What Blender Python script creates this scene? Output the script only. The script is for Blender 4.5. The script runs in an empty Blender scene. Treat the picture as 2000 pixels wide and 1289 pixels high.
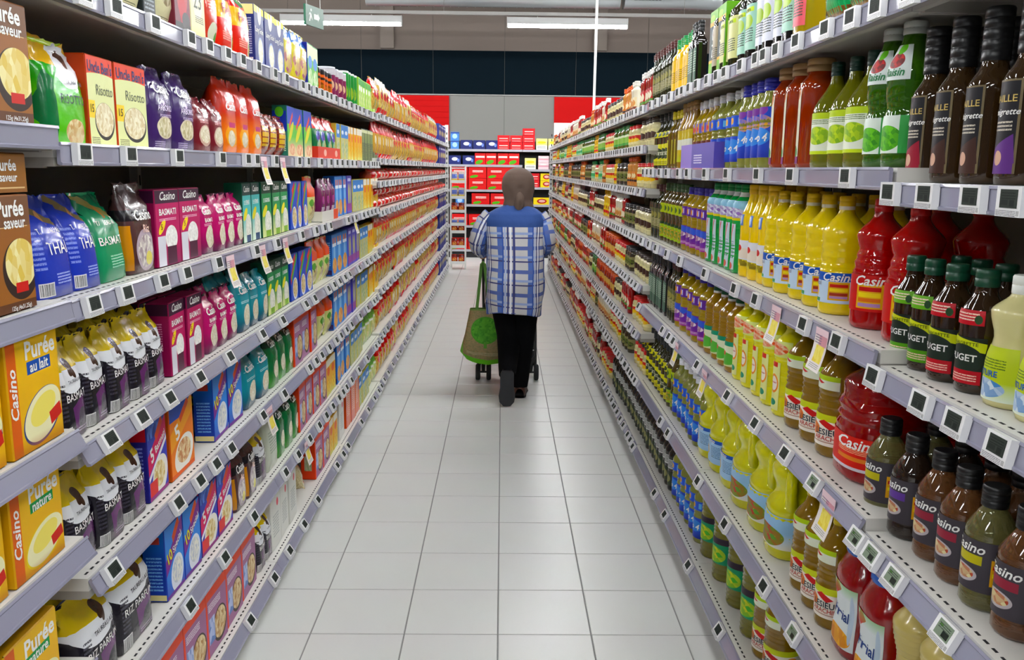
import bpy, bmesh, math, random
from mathutils import Vector, Matrix
PI = math.pi
S = bpy.context.scene
COL = S.collection

# ------------------------------------------------------------------ camera, world, exposure
cam = bpy.data.cameras.new('camera'); camo = bpy.data.objects.new('camera', cam); COL.objects.link(camo)
TILT, YAW, ROLL, CAM_H = 0.182380, 0.0124151, 0.0109694, 1.61504
cam.sensor_width = 36; cam.lens = 1702.824 / 2000 * 36; cam.clip_start = .05; cam.clip_end = 100
_f = Vector((math.sin(YAW)*math.cos(TILT), math.cos(YAW)*math.cos(TILT), -math.sin(TILT)))
_r = Vector((math.cos(YAW), -math.sin(YAW), 0)); _u = _r.cross(_f)
_c, _s = math.cos(ROLL), math.sin(ROLL)
_r, _u = _c*_r + _s*_u, -_s*_r + _c*_u
camo.matrix_world = Matrix(((_r.x, _u.x, -_f.x, 0), (_r.y, _u.y, -_f.y, 0), (_r.z, _u.z, -_f.z, CAM_H), (0, 0, 0, 1)))
S.camera = camo
world = bpy.data.worlds.new('world'); S.world = world; world.use_nodes = True
world.node_tree.nodes['Background'].inputs[0].default_value = (.86, .90, 1.0, 1)
world.node_tree.nodes['Background'].inputs[1].default_value = 0.08
S.view_settings.view_transform = 'Standard'; S.view_settings.look = 'None'
S.view_settings.gamma = 1; S.view_settings.use_curve_mapping = False
S.view_settings.exposure = 0.0
LAMP = 142          # emission of the fluorescent tubes
S.cycles.max_bounces = 6; S.cycles.diffuse_bounces = 3; S.cycles.glossy_bounces = 3
S.cycles.transmission_bounces = 5; S.cycles.transparent_max_bounces = 6
S.cycles.caustics_reflective = False; S.cycles.caustics_refractive = False
S.cycles.use_denoising = True

# ------------------------------------------------------------------ materials
def lin(h):
    if not isinstance(h, str): return h
    h = h.lstrip('#'); o = []
    for i in (0, 2, 4):
        c = int(h[i:i+2], 16)/255
        o.append(c/12.92 if c <= .04045 else ((c+.055)/1.055)**2.4)
    g = .25*o[0] + .6*o[1] + .15*o[2]      # inks and plastics: a little more chroma
    return tuple(max(0, min(1, g + (c-g)*1.14)) for c in o) + (1,)
MATS = {}
def mat(name, base, layers=(), rough=.4, metal=0, trans=0, coat=0, emit=None, ior=1.45, spec=.5, noise=0, bump=0, bscale=60):
    if name in MATS: return MATS[name]
    m = bpy.data.materials.new(name); m.use_nodes = True; MATS[name] = m
    nt = m.node_tree; N = nt.nodes; K = nt.links; b = N['Principled BSDF']
    b.inputs['Roughness'].default_value = rough; b.inputs['Specular IOR Level'].default_value = spec; b.inputs['Metallic'].default_value = metal
    b.inputs['Transmission Weight'].default_value = trans; b.inputs['IOR'].default_value = ior
    b.inputs['Coat Weight'].default_value = coat; b.inputs['Coat Roughness'].default_value = .08
    if emit:
        b.inputs['Emission Color'].default_value = lin(base); b.inputs['Emission Strength'].default_value = emit
    col = None
    def new(t, **kw):
        n = N.new(t)
        for k, v in kw.items(): setattr(n, k, v)
        return n
    def math_(op, a, bb=None, c=None):
        n = new('ShaderNodeMath', operation=op)
        for i, x in enumerate((a, bb, c)):
            if x is None: continue
            if isinstance(x, (int, float)): n.inputs[i].default_value = x
            else: K.new(x, n.inputs[i])
        return n.outputs[0]
    rgb = new('ShaderNodeRGB'); rgb.outputs[0].default_value = lin(base); col = rgb.outputs[0]
    uv = new('ShaderNodeUVMap').outputs[0] if layers else None
    def local(cx, cy, sx, sy, rot=0):
        mp = new('ShaderNodeMapping', vector_type='TEXTURE')
        mp.inputs['Location'].default_value = (cx, cy, 0); mp.inputs['Rotation'].default_value = (0, 0, rot)
        mp.inputs['Scale'].default_value = (sx, sy, 1); K.new(uv, mp.inputs[0]); return mp.outputs[0]
    def xy(v):
        s = new('ShaderNodeSeparateXYZ'); K.new(v, s.inputs[0]); return s.outputs[0], s.outputs[1]
    def rectmask(v):
        a = new('ShaderNodeVectorMath', operation='ABSOLUTE'); K.new(v, a.inputs[0]); x, y = xy(a.outputs[0])
        return math_('LESS_THAN', math_('MAXIMUM', x, y), 1.0)
    def ellmask(v):
        a = new('ShaderNodeVectorMath', operation='LENGTH'); K.new(v, a.inputs[0])
        return math_('LESS_THAN', a.outputs['Value'], 1.0)
    def mix(f, c2):
        nonlocal col
        n = new('ShaderNodeMix', data_type='RGBA'); K.new(f, n.inputs[0]); K.new(col, n.inputs[6])
        if isinstance(c2, (str, tuple)): n.inputs[7].default_value = lin(c2)
        else: K.new(c2, n.inputs[7])
        col = n.outputs[2]
    for L in layers:
        t = L[0]
        if t == 'r': mix(rectmask(local(L[1], L[2], L[3], L[4], L[6] if len(L) > 6 else 0)), L[5])
        elif t == 'e': mix(ellmask(local(L[1], L[2], L[3], L[4], L[6] if len(L) > 6 else 0)), L[5])
        elif t == 'g':      # vertical blend of print towards a second ink
            x, y = xy(uv); n = new('ShaderNodeMapRange'); K.new(y, n.inputs[0])
            n.inputs[1].default_value = L[1]; n.inputs[2].default_value = L[2]; mix(n.outputs[0], L[3])
        elif t in 'fF':     # food picture: grains or chunks in an ellipse ('F': rectangle)
            v = local(L[1], L[2], L[3], L[4]); k = ellmask(v) if t == 'f' else rectmask(v)
            vo = new('ShaderNodeTexVoronoi'); vo.inputs['Scale'].default_value = L[7]; K.new(uv, vo.inputs['Vector'])
            x, _ = xy(vo.outputs['Color']); n = new('ShaderNodeMix', data_type='RGBA'); K.new(x, n.inputs[0])
            n.inputs[6].default_value = lin(L[5]); n.inputs[7].default_value = lin(L[6]); mix(k, n.outputs[2])
        elif t == 't':      # lines of fine print
            v = local(L[1], L[2], L[3], L[4]); k = rectmask(v); x, y = xy(v)
            fr = math_('LESS_THAN', math_('FRACT', math_('MULTIPLY', y, L[6]/2)), .5)
            no = new('ShaderNodeTexNoise'); no.inputs['Scale'].default_value = 9; K.new(v, no.inputs['Vector'])
            w = math_('GREATER_THAN', no.outputs[0], .42)
            mix(math_('MULTIPLY', math_('MULTIPLY', k, fr), w), L[5])
        elif t == 'b':      # bar code
            v = local(L[1], L[2], L[3], L[4]); mix(rectmask(v), '#e8e8e8')
            no = new('ShaderNodeTexNoise', noise_dimensions='1D'); no.inputs['Scale'].default_value = 14; x, y = xy(v); K.new(x, no.inputs['W'])
            k = rectmask(local(L[1], L[2], L[3]*.9, L[4]*.85))
            mix(math_('MULTIPLY', k, math_('GREATER_THAN', no.outputs[0], .5)), '#1a1a1a')
        elif t == 's':      # stripes across u: ('s', count, duty, colour, v0, v1)
            x, y = xy(uv); fr = math_('LESS_THAN', math_('FRACT', math_('MULTIPLY_ADD', x, L[1], L[6] if len(L) > 6 else 0.0)), L[2])
            k = math_('MULTIPLY', math_('GREATER_THAN', y, L[4]), math_('LESS_THAN', y, L[5])); mix(math_('MULTIPLY', fr, k), L[3])
        elif t == 'h':      # stripes up v
            x, y = xy(uv); fr = math_('LESS_THAN', math_('FRACT', math_('MULTIPLY_ADD', y, L[1], L[4] if len(L) > 4 else 0.0)), L[2]); mix(fr, L[3])
    if noise:
        tc = new('ShaderNodeTexCoord'); no = new('ShaderNodeTexNoise'); no.inputs['Scale'].default_value = bscale*.2
        K.new(tc.outputs['Object'], no.inputs['Vector']); n = new('ShaderNodeMix', data_type='RGBA', blend_type='MULTIPLY')
        n.inputs[0].default_value = noise; K.new(col, n.inputs[6]); K.new(no.outputs['Color'], n.inputs[7]); col = n.outputs[2]
    K.new(col, b.inputs['Base Color'])
    if bump:
        tc = new('ShaderNodeTexCoord'); no = new('ShaderNodeTexNoise'); no.inputs['Scale'].default_value = bscale
        K.new(tc.outputs['Object'], no.inputs['Vector']); bp = new('ShaderNodeBump'); bp.inputs['Strength'].default_value = bump
        bp.inputs['Distance'].default_value = .004; K.new(no.outputs[0], bp.inputs['Height']); K.new(bp.outputs[0], b.inputs['Normal'])
    return m
def ink(c): return mat('print_ink_' + c.lstrip('#'), c, rough=.5, spec=.3)

# ------------------------------------------------------------------ mesh builder
class MB:
    def __init__(s): s.v = []; s.f = []; s.uv = []; s.mi = []; s.mats = []; s.sm = []
    def slot(s, m):
        if m not in s.mats: s.mats.append(m)
        return s.mats.index(m)
    def face(s, pts, uvs=None, m=None, smooth=False):
        i = len(s.v); s.v += [tuple(p) for p in pts]; s.f.append(tuple(range(i, i+len(pts))))
        s.uv += list(uvs) if uvs else [(-1, -1)]*len(pts); s.mi.append(s.slot(m) if m else 0); s.sm.append(smooth)
    def grid(s, P, nu, nv, m, uvf=None, closed=False, flip=False, smooth=True):
        """P(i,j) -> point ; i around (nu cells), j up (nv cells)"""
        base = len(s.v); cols = nu if closed else nu+1
        for j in range(nv+1):
            for i in range(cols): s.v.append(tuple(P(i, j)))
        k = s.slot(m)
        for j in range(nv):
            for i in range(nu):
                i2 = (i+1) % cols if closed else i+1
                q = [base+j*cols+i, base+j*cols+i2, base+(j+1)*cols+i2, base+(j+1)*cols+i]
                t = [(i, j), (i+1, j), (i+1, j+1), (i, j+1)]
                if flip: q.reverse(); t.reverse()
                s.f.append(tuple(q)); s.mi.append(k); s.sm.append(smooth)
                s.uv += [uvf(*a) if uvf else (a[0]/nu, a[1]/nv) for a in t]
    def ring_cap(s, pts, m, up=True):
        p = list(pts)
        if not up: p.reverse()
        s.face(p, None, m)
    def box(s, x0, x1, y0, y1, z0, z1, m, mf=None, only=None):
        c = [(x0,y0,z0),(x1,y0,z0),(x1,y1,z0),(x0,y1,z0),(x0,y0,z1),(x1,y0,z1),(x1,y1,z1),(x0,y1,z1)]
        uq = [(0,0),(1,0),(1,1),(0,1)]
        for nm, q in (('front',(0,1,5,4)),('right',(1,2,6,5)),('back',(2,3,7,6)),('left',(3,0,4,7)),('top',(4,5,6,7)),('bottom',(3,2,1,0))):
            if only and nm not in only: continue
            s.face([c[i] for i in q], uq, mf if (mf and nm == 'front') else m)
    def tube(s, path, r, m, n=8, caps=True):
        path = [Vector(p) for p in path]; rr = r if isinstance(r, (list, tuple)) else [r]*len(path)
        rings = []; prev = None
        for i, p in enumerate(path):
            d = (path[min(i+1, len(path)-1)] - path[max(i-1, 0)]).normalized()
            a = prev if prev else (Vector((0,0,1)) if abs(d.z) < .9 else Vector((1,0,0)))
            x = (a - d*a.dot(d)).normalized(); prev = x; y = d.cross(x)
            rings.append([p + rr[i]*(math.cos(t)*x + math.sin(t)*y) for t in [2*PI*k/n for k in range(n)]])
        s.grid(lambda i, j: rings[j][i % n], n, len(path)-1, m, closed=True)
        if caps: s.ring_cap(rings[-1], m); s.ring_cap(rings[0], m, False)
    def mesh(s, name):
        me = bpy.data.meshes.new(name); me.from_pydata(s.v, [], s.f)
        u = me.uv_layers.new(name='UVMap'); u.data.foreach_set('uv', [c for p in s.uv for c in p])
        for m in s.mats: me.materials.append(m)
        me.polygons.foreach_set('material_index', s.mi); me.polygons.foreach_set('use_smooth', s.sm); me.update(); return me
    def build(s, name, parent=None, loc=None, rz=0):
        o = bpy.data.objects.new(name, s.mesh(name)); COL.objects.link(o)
        if parent: o.parent = parent
        if loc: o.location = loc
        o.rotation_euler.z = rz; return o
def empty(name, loc=(0, 0, 0), rz=0):
    o = bpy.data.objects.new(name, None); COL.objects.link(o); o.location = loc; o.rotation_euler.z = rz; o.empty_display_size = .05; return o
def tag(o, label=None, cat=None, group=None, kind=None):
    if label: o['label'] = label
    if cat: o['category'] = cat
    if group: o['group'] = group
    if kind: o['kind'] = kind
    return o
def struct(mb, name): return tag(mb.build(name), kind='structure')

# lettering: outlines of the built-in font, cached, then laid onto any surface
_TX = {}
def glyphs(text, shear, bold):
    k = (text, shear, bold)
    if k not in _TX:
        cu = bpy.data.curves.new('lettering', 'FONT'); cu.body = text; cu.size = 1; cu.align_x = 'CENTER'; cu.resolution_u = 2
        cu.shear = shear; cu.offset = bold; o = bpy.data.objects.new('lettering', cu)
        me = bpy.data.meshes.new_from_object(o)
        _TX[k] = ([(v.co.x, v.co.y) for v in me.vertices], [tuple(p.vertices) for p in me.polygons])
        bpy.data.objects.remove(o); bpy.data.meshes.remove(me); bpy.data.curves.remove(cu)
    return _TX[k]
def letter(mb, P, text, cx, cz, size, color, shear=0, bold=.012, rot=0, wide=1):
    vs, fs = glyphs(text, shear, bold); k = mb.slot(ink(color)); base = len(mb.v); c, s_ = math.cos(rot), math.sin(rot)
    for x, y in vs:
        x, y = x*size*wide, (y-.33)*size
        mb.v.append(tuple(P(cx + c*x - s_*y, cz + s_*x + c*y)))
    for f in fs:
        mb.f.append(tuple(base+i for i in f)); mb.mi.append(k); mb.sm.append(False); mb.uv += [(-1, -1)]*len(f)
# ------------------------------------------------------------------ the building
GROUT = mat('tile_grout', '#8b8b89', rough=.8)
TILE = mat('floor_tile', '#dededb', rough=.32, noise=.08, bscale=14)
def tile_mb(x0, y0, mb=None, s=.33, g=.0022):
    mb = mb or MB(); e = .0012
    a, b, c, d = x0+g, x0+s-g, y0+g, y0+s-g
    mb.face([(a+e,c+e,0),(b-e,c+e,0),(b-e,d-e,0),(a+e,d-e,0)], None, TILE)
    for q in ([(a,c,-.003),(b,c,-.003),(b-e,c+e,0),(a+e,c+e,0)], [(b,c,-.003),(b,d,-.003),(b-e,d-e,0),(b-e,c+e,0)], [(b,d,-.003),(a,d,-.003),(a+e,d-e,0),(b-e,d-e,0)], [(a,d,-.003),(a,c,-.003),(a+e,c+e,0),(a+e,d-e,0)]):
        mb.face(q, None, TILE)
    return mb
fb = MB(); fb.box(-12, 12, -4, 19.2, -.06, -.0025, GROUT); FLOOR = struct(fb, 'floor')
TX0, TY0 = -.0033, 2.8317 - .33*2
first = None
for j in range(23):
    for i in range(-3, 3):
        if first is None:
            o = tile_mb(0, 0).build('tile', FLOOR); first = o
        else:
            o = first.copy(); COL.objects.link(o); o.parent = FLOOR
        o.location = (TX0+.33*i, TY0+.33*j, 0)
rest = MB()
for j in range(-12, 50):
    for i in range(-34, 34):
        y = TY0+.33*j
        if -3 <= i < 3 and 0 <= j < 23: continue
        if not (-3 <= i < 3) and y < 13.6 and y > -1: continue
        if abs(i) > 14 and y < 19: continue
        tile_mb(TX0+.33*i, y, rest)
tag(rest.build('far_tiles', FLOOR), kind='stuff')
WLOW, WBAND, WTOP = mat('wall_paint_grey', '#8a8985', rough=.8, spec=.2), mat('wall_paint_night_blue', '#07131a', rough=.9, spec=.12), mat('wall_paint_taupe', '#7b7068', rough=.75)
wb = MB()
for k in range(-8, 8):     # cladding sheets with recessed joints
    for z0, z1, m in ((0, 3.155, WLOW), (3.155, 4.045, WBAND), (4.045, 6.2, WTOP)):
        wb.box(k*1.5+.02+.004, k*1.5+1.52-.004, 19.0, 19.1, z0+.002, z1-.002, m)
wb.box(-12.2, 12.2, 19.01, 19.2, 0, 6.2, mat('wall_joint', '#5c5a56', rough=.8)); struct(wb, 'wall_back')
for n, (x, w) in enumerate(((-2.42, .14), (2.0, .14))):
    q = MB(); q.box(x-w, x+w, 18.86, 18.998, 4.06, 6.15, mat('pilaster_paint', '#857b73', rough=.75)); struct(q, 'trim_%d' % (n+1))
q = MB(); q.box(-12.2, 12.2, 18.95, 18.998, 3.135, 3.155, mat('trim_grey', '#a5a5a2', rough=.5)); struct(q, 'trim_3')
cb = MB(); cb.box(-12.2, 12.2, -4, 19.2, 6.2, 6.3, mat('ceiling_paint', '#6f6a65', rough=.8)); struct(cb, 'ceiling')

# red sign panels fixed to the wall
RED_P = mat('red_panel', '#bb1a0c', rough=.7, spec=.2)
for x0, x1, z0, lb in ((-4.2, -1.145, 2.05, 'red slatted panel on the wall above the pasta shelving end'), (1.075, 4.2, 2.50, 'plain red panel on the wall above the sauce shelving end')):
    r = tag(empty('wall_panel', ((x0+x1)/2, 18.97, z0)), lb, 'panel'); q = MB(); w = (x1-x0)/2
    q.box(-w, w, -.03, .02, 0, 3.12-z0, RED_P); q.build('panel_board', r)
    if x0 < 0:
        for k in range(9): q = MB(); q.box(-w, w, -.045, -.03, .05+k*.115, .15+k*.115, RED_P); q.build('slat', r)
q = MB(); q.box(.99, 1.5, 17.0, 17.05, 1.95, 2.49, mat('white_board', '#e2e2de', rough=.5)); q.box(.97, .99, 16.99, 17.06, 0, 2.49, mat('white_board', '#e2e2de'))
tag(q.build('sign_board'), 'white board standing beneath the plain red panel', 'board')

# ------------------------------------------------------------------ lamps, duct, tray, pole, exit sign
TUBE = mat('lamp_tube', '#fbfdff', emit=LAMP); HOUSE = mat('lamp_housing', '#c4c4c2', rough=.5)
def lamp(x, y, lb):
    r = tag(empty('ceiling_lamp', (x, y, LAMP_Z)), lb, 'lamp', 'fluorescent lamps over the aisles')
    q = MB(); q.box(-1.0, 1.0, -.05, .05, -.03, .075, HOUSE)
    for s in (-1, 1): q.box(s*1.0-.008, s*1.0+.008, -.055, .055, -.085, .078, HOUSE)
    q.build('housing', r)
    q = MB(); q.tube([(-.99, 0, -.05), (.99, 0, -.05)], .034, TUBE, 8); q.build('tube', r)
    q = MB(); q.tube([(-.5, 0, .075), (-.5, 0, .105)], .006, HOUSE, 6); q.tube([(.5, 0, .075), (.5, 0, .105)], .006, HOUSE, 6); q.build('bracket', r)
LAMP_Z = 4.02
LROWS = [(-4.0, 'behind the camera'), (-.8, 'over the near end'), (2.4, 'over the rice shelving'), (5.6, 'over the middle of the aisle'), (8.8, 'over the pasta shelving'), (12.0, 'over the end of the aisle'), (15.2, 'in front of the coffee shelving')]
for y, w in LROWS:
    for x, p in ((-6.45, 'outer one beyond the rice side'), (-2.70, 'lamp over the rice side'), (1.055, 'lamp over the aisle itself'), (4.80, 'lamp beyond the oil side')):
        lamp(x, y, 'white tube lamp %s, %s' % (w, p))
for y, w in LROWS:
    q = MB(); mt = mat('tray_steel', '#a8a6a2', rough=.5)
    z = LAMP_Z + .105
    q.box(-7.6, 7.6, y-.03, y+.03, z, z+.005, mt); q.box(-7.6, 7.6, y-.034, y-.03, z, z+.055, mt); q.box(-7.6, 7.6, y+.03, y+.034, z, z+.055, mt)
    for x in (-5, -1, 3): q.tube([(x, y, z+.005), (x, y, 6.2)], .004, mt, 5)
    tag(q.build('cable_tray'), 'grey cable tray carrying the tube lamps %s' % w, 'cable tray')
ZN = mat('galvanised_steel', '#b4b8ba', rough=.3, metal=.75)
for x0, x1, gx, lb in ((-2.47, 2.08, -2.2, 'long ribbed metal air duct under the ceiling'), (2.16, 7.0, 2.55, 'second metal air duct with a grille at its start')):
    r = tag(empty('air_duct', ((x0+x1)/2, 16.5, 4.72)), lb, 'duct'); q = MB(); hw = (x1-x0)/2
    q.tube([(-hw, 0, 0), (hw, 0, 0)], .24, ZN, 20); q.build('duct_pipe', r)
    q = MB(); n = int(hw*2/.15)
    for k in range(n+1): q.tube([(-hw+k*.15-.006, 0, 0), (-hw+k*.15+.006, 0, 0)], .247, ZN, 20, False)
    tag(q.build('rib', r), kind='stuff')
    q = MB(); g = gx-(x0+x1)/2; q.box(g-.24, g+.24, -.25, -.225, -.13, .13, mat('grille_dark', '#34363a', rough=.5)); gr = q.build('grille', r)
    q = MB()
    for k in range(8): q.box(g-.24+.06*k, g-.24+.06*k+.012, -.262, -.25, -.13, .13, ZN)
    tag(q.build('grille_bar', gr), kind='stuff')
q = MB(); q.tube([(1.3, 12.9, 2.06), (1.32, 12.9, 6.2)], .019, mat('pole_white', '#d4d6d4', rough=.4), 10); q.tube([(1.3, 12.9, 2.05), (1.3, 12.9, 2.09)], .05, mat('pole_white', '#d4d6d4'), 10)
tag(q.build('service_pole'), 'thin white service pole rising from the sauce shelving to the ceiling', 'pole')
r = tag(empty('exit_sign', (-1.87, 9.0, 2.98), math.radians(74)), 'green emergency exit sign hanging above the rice shelving', 'sign')
q = MB(); q.box(-.18, .18, -.012, .012, -.01, .18, mat('sign_green', '#0b5238', rough=.4)); q.build('sign_plate', r)
q = MB(); mw = mat('sign_white', '#dfe8e2', rough=.4); y = -.0135
for pts in ([(-.02,.06),(.06,.06),(.06,.045),(.1,.085),(.06,.125),(.06,.11),(-.02,.11)], [(-.12,.03),(-.1,.03),(-.08,.075),(-.06,.045),(-.05,.05),(-.07,.10),(-.1,.115),(-.125,.09),(-.12,.085),(-.1,.1),(-.1,.08)], [(-.085,.125),(-.065,.125),(-.06,.14),(-.075,.152),(-.09,.14)]):
    q.face([(a, y, b) for a, b in pts], None, mw)
q.build('pictogram', r)
q = MB()
for s in (-.14, .14): q.tube([(s, 0, .18), (s, 0, 3.2)], .004, mat('tray_steel', '#a8a6a2'), 5)
q.build('hanger', r)

# ------------------------------------------------------------------ shelving bays
DECK = mat('shelf_white', '#dedcd6', rough=.4); UNDER = mat('shelf_grey', '#a9a59e', rough=.5); POST = mat('post_white', '#d6d6d2', rough=.4)
RAIL = mat('price_rail', '#9d9cae', rough=.14, coat=.5, trans=.12); BACKP = mat('back_panel', '#85827b', rough=.6); HOLE = mat('punched_hole', '#17171a', rough=.8)
TILT_OF = lambda z: 0 if z > 1.5 else (10 if z > 1.15 else (26 if z > .3 else 34))
def rail_profile(a):
    """section of the rail in (out, up): flat carrier with a lip top and bottom"""
    p = [(0,-.021),(.005,-.022),(.006,-.017),(.003,-.015),(.003,.015),(.006,.017),(.005,.022),(0,.021),(-.004,.019),(-.004,-.019)]
    c, s_ = math.cos(a), math.sin(a)
    return [(x*c - z*s_, x*s_ + z*c) for x, z in p]
def bay(side, a, y0, y1, rails, label, slots, group):
    """side -1: faces +X. rails: heights of the price rails"""
    r = tag(empty('shelving_bay', (side*a, y0, 0)), label, 'shelving', group); L = y1-y0; s = side   # local x grows into the shelf as s*x
    def bx(mb, x0, x1, ya, yb, z0, z1, m):
        X0, X1 = sorted((s*x0, s*x1)); mb.box(X0, X1, ya, yb, z0, z1, m)
    q = MB(); bx(q, .47, .485, .002, L-.002, .08, 2.06, BACKP); q.build('back_panel', r)
    q = MB(); bx(q, .44, .47, 0, .028, 0, 2.08, POST)
    for k in range(26): bx(q, .4385, .44, .010, .018, .12+k*.075, .155+k*.075, HOLE)
    q.build('upright', r)
    q = MB(); bx(q, .05, .065, .001, L-.001, 0, min(rails)-.03, POST); q.build('kick_plate', r)
    for z in sorted(rails):
        an = math.radians(TILT_OF(z)); q = MB(); top = z+.021
        bx(q, .012, .468, .0015, L-.0015, top-.028, top, DECK); bx(q, .012, .03, .002, L-.002, top-.045, top-.028, UNDER)
        bx(q, .03, .462, .002, L-.002, top-.0285, top-.028, UNDER)
        for yy in (.003, L-.012): bx(q, .03, .44, yy, yy+.009, top-.048, top-.0285, UNDER)
        sh = q.build('shelf', r)
        q = MB(); pr = rail_profile(an)
        P = [(-s*x, zz+z) for x, zz in pr]; n = len(P)
        for i in range(n):
            p1, p2 = P[i], P[(i+1) % n]; f = [(p1[0],.001,p1[1]),(p1[0],L-.001,p1[1]),(p2[0],L-.001,p2[1]),(p2[0],.001,p2[1])]
            q.face(f if s < 0 else f[::-1], None, RAIL)
        q.face([(x,.001,zz) for x, zz in P][::(1 if s < 0 else -1)], None, RAIL); q.face([(x,L-.001,zz) for x, zz in P][::(-1 if s < 0 else 1)], None, RAIL)
        q.build('price_rail', sh)
        if slots and z < 1.4:
            q = MB(); k = 0
            while .02 + k*.025 < L-.02:
                yy = .02+k*.025; bx(q, .024, .029, yy, yy+.013, top, top+.0004, HOLE); k += 1
            tag(q.build('punched_slots', sh), kind='stuff')
    return r
LR = [1.943, 1.6348, 1.332, 1.033, .750, .4435, .110]
bay(-1, .84, .25, 1.69, [1.943, 1.664, 1.335, 1.074, .846, .575, .33, .11], 'white shelving bay with potato flake boxes at the near end of the rice side', False, None)
for k, w in enumerate(('first white shelving bay of rice after the potato boxes', 'middle white shelving bay of rice', 'last white shelving bay of rice, before the pasta')):
    bay(-1, .84, 1.69+1.43*k, 1.69+1.43*(k+1), LR, w, True, None)
PR = [1.955, 1.658, 1.503, 1.304, 1.050, .769, .458, .121]
ORDN = ['first', 'second', 'third', 'fourth', 'fifth', 'sixth', 'seventh', 'eighth', 'ninth', 'tenth', 'eleventh', 'twelfth', 'thirteenth', 'fourteenth', 'fifteenth', 'sixteenth', 'seventeenth', 'eighteenth', 'nineteenth']
TENS = ['', 'ten', 'twenty', 'thirty', 'forty', 'fifty', 'sixty', 'seventy', 'eighty', 'ninety']
CARD = ['one', 'two', 'three', 'four', 'five', 'six', 'seven', 'eight', 'nine', 'ten', 'eleven', 'twelve', 'thirteen', 'fourteen', 'fifteen', 'sixteen', 'seventeen', 'eighteen', 'nineteen']
def card(n):
    if n >= 100: return 'a hundred' if n == 100 else 'a hundred-and-' + card(n-100)
    return CARD[n-1] if n < 20 else TENS[n//10] + ('-' + CARD[n % 10-1] if n % 10 else '')
def ordn(n):
    if n >= 100: return 'hundredth' if n == 100 else 'hundred-and-' + ordn(n-100)
    return ORDN[n-1] if n < 20 else (TENS[n//10][:-1] + 'ieth' if n % 10 == 0 else TENS[n//10] + '-' + ORDN[n % 10-1])
for k in range(6): bay(-1, .84, 5.98+1.285*k, 5.98+1.285*(k+1), PR, '%s white shelving bay of pasta, counted from the rice' % ordn(k+1), False, None)
RR = [1.933, 1.605, 1.250, .897, .4835, .107]
bay(1, .74, .25, 1.68, [1.933, 1.577, 1.220, .871, .46, .107], 'white shelving bay of vinegars and dressings at the near end of the oil side', True, None)
for k, w in enumerate(('first white shelving bay of oils after the vinegars', 'last white shelving bay of oils, before the sauces')):
    bay(1, .74, 1.68+1.46*k, 1.68+1.46*(k+1), RR, w, True, None)
CR = [1.930, 1.725, 1.500, 1.252, .991, .731, .484, .115]
for k in range(7): bay(1, .74, 4.60+1.34*k, 4.60+1.34*(k+1), CR, '%s white shelving bay of sauces, counted from the oils' % ordn(k+1), False, None)
for s, a, y, zt, lb in ((-1, .84, 13.70, 2.27, 'perforated white end frame closing the pasta shelving'), (1, .74, 13.99, 2.0, 'perforated white end frame closing the sauce shelving')):
    q = MB()
    for x in (0, .42):
        X0, X1 = sorted((s*(a+x), s*(a+x+.05))); q.box(X0, X1, y, y+.035, 0, zt, POST)
        for k in range(28): q.box(X0+.018, X0+.032, y-.001, y, .1+k*.075, .135+k*.075, HOLE)
    for z in (.1, 1.0, zt-.06): X0, X1 = sorted((s*(a+.05), s*(a+.42))); q.box(X0, X1, y+.005, y+.03, z, z+.05, POST)
    tag(q.build('end_frame'), lb, 'frame')
# ------------------------------------------------------------------ kinds of goods
# every prototype: root object + child parts, front face towards local -Y, base at z = 0
PROTO = {}
def reg(key, root, w, d, h, desc, cat, bottle=False):
    PROTO[key] = dict(root=root, w=w, d=d, h=h, desc=desc, cat=cat, used=False, bottle=bottle, kids=list(root.children))
def texts(mb, P, tx):
    for t in tx: letter(mb, P, *t[:5], **(t[5] if len(t) > 5 else {}))
def carton(key, name, w, d, h, base, layers, tx, desc, side=None, side_layers=(), rough=.48):
    mb = MB(); ms = mat(name + '_side_' + key, side or base, side_layers, rough=rough, spec=.3); mf = mat(name + '_print_' + key, base, layers, rough=rough, spec=.3)
    e = .0025
    x, y = w/2, d/2
    mb.box(-x, x, -y+e, y, e, h-e, ms, only=('right', 'left', 'back'))
    mb.face([(-x+e,-y,e),(x-e,-y,e),(x-e,-y,h-e),(-x+e,-y,h-e)], [(0,0),(1,0),(1,1),(0,1)], mf)
    mb.face([(-x+e,-y+e,h),(x-e,-y+e,h),(x-e,y-e,h),(-x+e,y-e,h)], None, ms)
    mb.face([(-x+e,y-e,0),(x-e,y-e,0),(x-e,-y+e,0),(-x+e,-y+e,0)], None, ms)
    mb.face([(-x+e,-y,h-e),(x-e,-y,h-e),(x-e,-y+e,h),(-x+e,-y+e,h)], None, ms)          # rounded card edges
    mb.face([(x-e,-y,e),(x,-y+e,e),(x,-y+e,h-e),(x-e,-y,h-e)], None, ms); mb.face([(-x,-y+e,e),(-x+e,-y,e),(-x+e,-y,h-e),(-x,-y+e,h-e)], None, ms)
    for sx in (-1, 1):
        q = [(sx*x,-y+e,h-e),(sx*x,y,h-e),(sx*(x-e),y-e,h),(sx*(x-e),-y+e,h)]; mb.face(q if sx > 0 else q[::-1], None, ms)
    texts(mb, lambda a, z: (a, -y-.0006, z), tx)
    # tuck flap of the lid, a fold of card standing on the top edge
    reg(key, mb.build(name), w, d, h, desc, 'box')
def ell_ring(w, d, n, yo, z, k):
    o = []
    for i in range(k):
        t = 2*PI*i/k - PI/2; c, s_ = math.cos(t), math.sin(t)
        o.append((w/2*math.copysign(abs(c)**(2/n), c), yo + d/2*math.copysign(abs(s_)**(2/n), s_), z))
    return o
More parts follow.
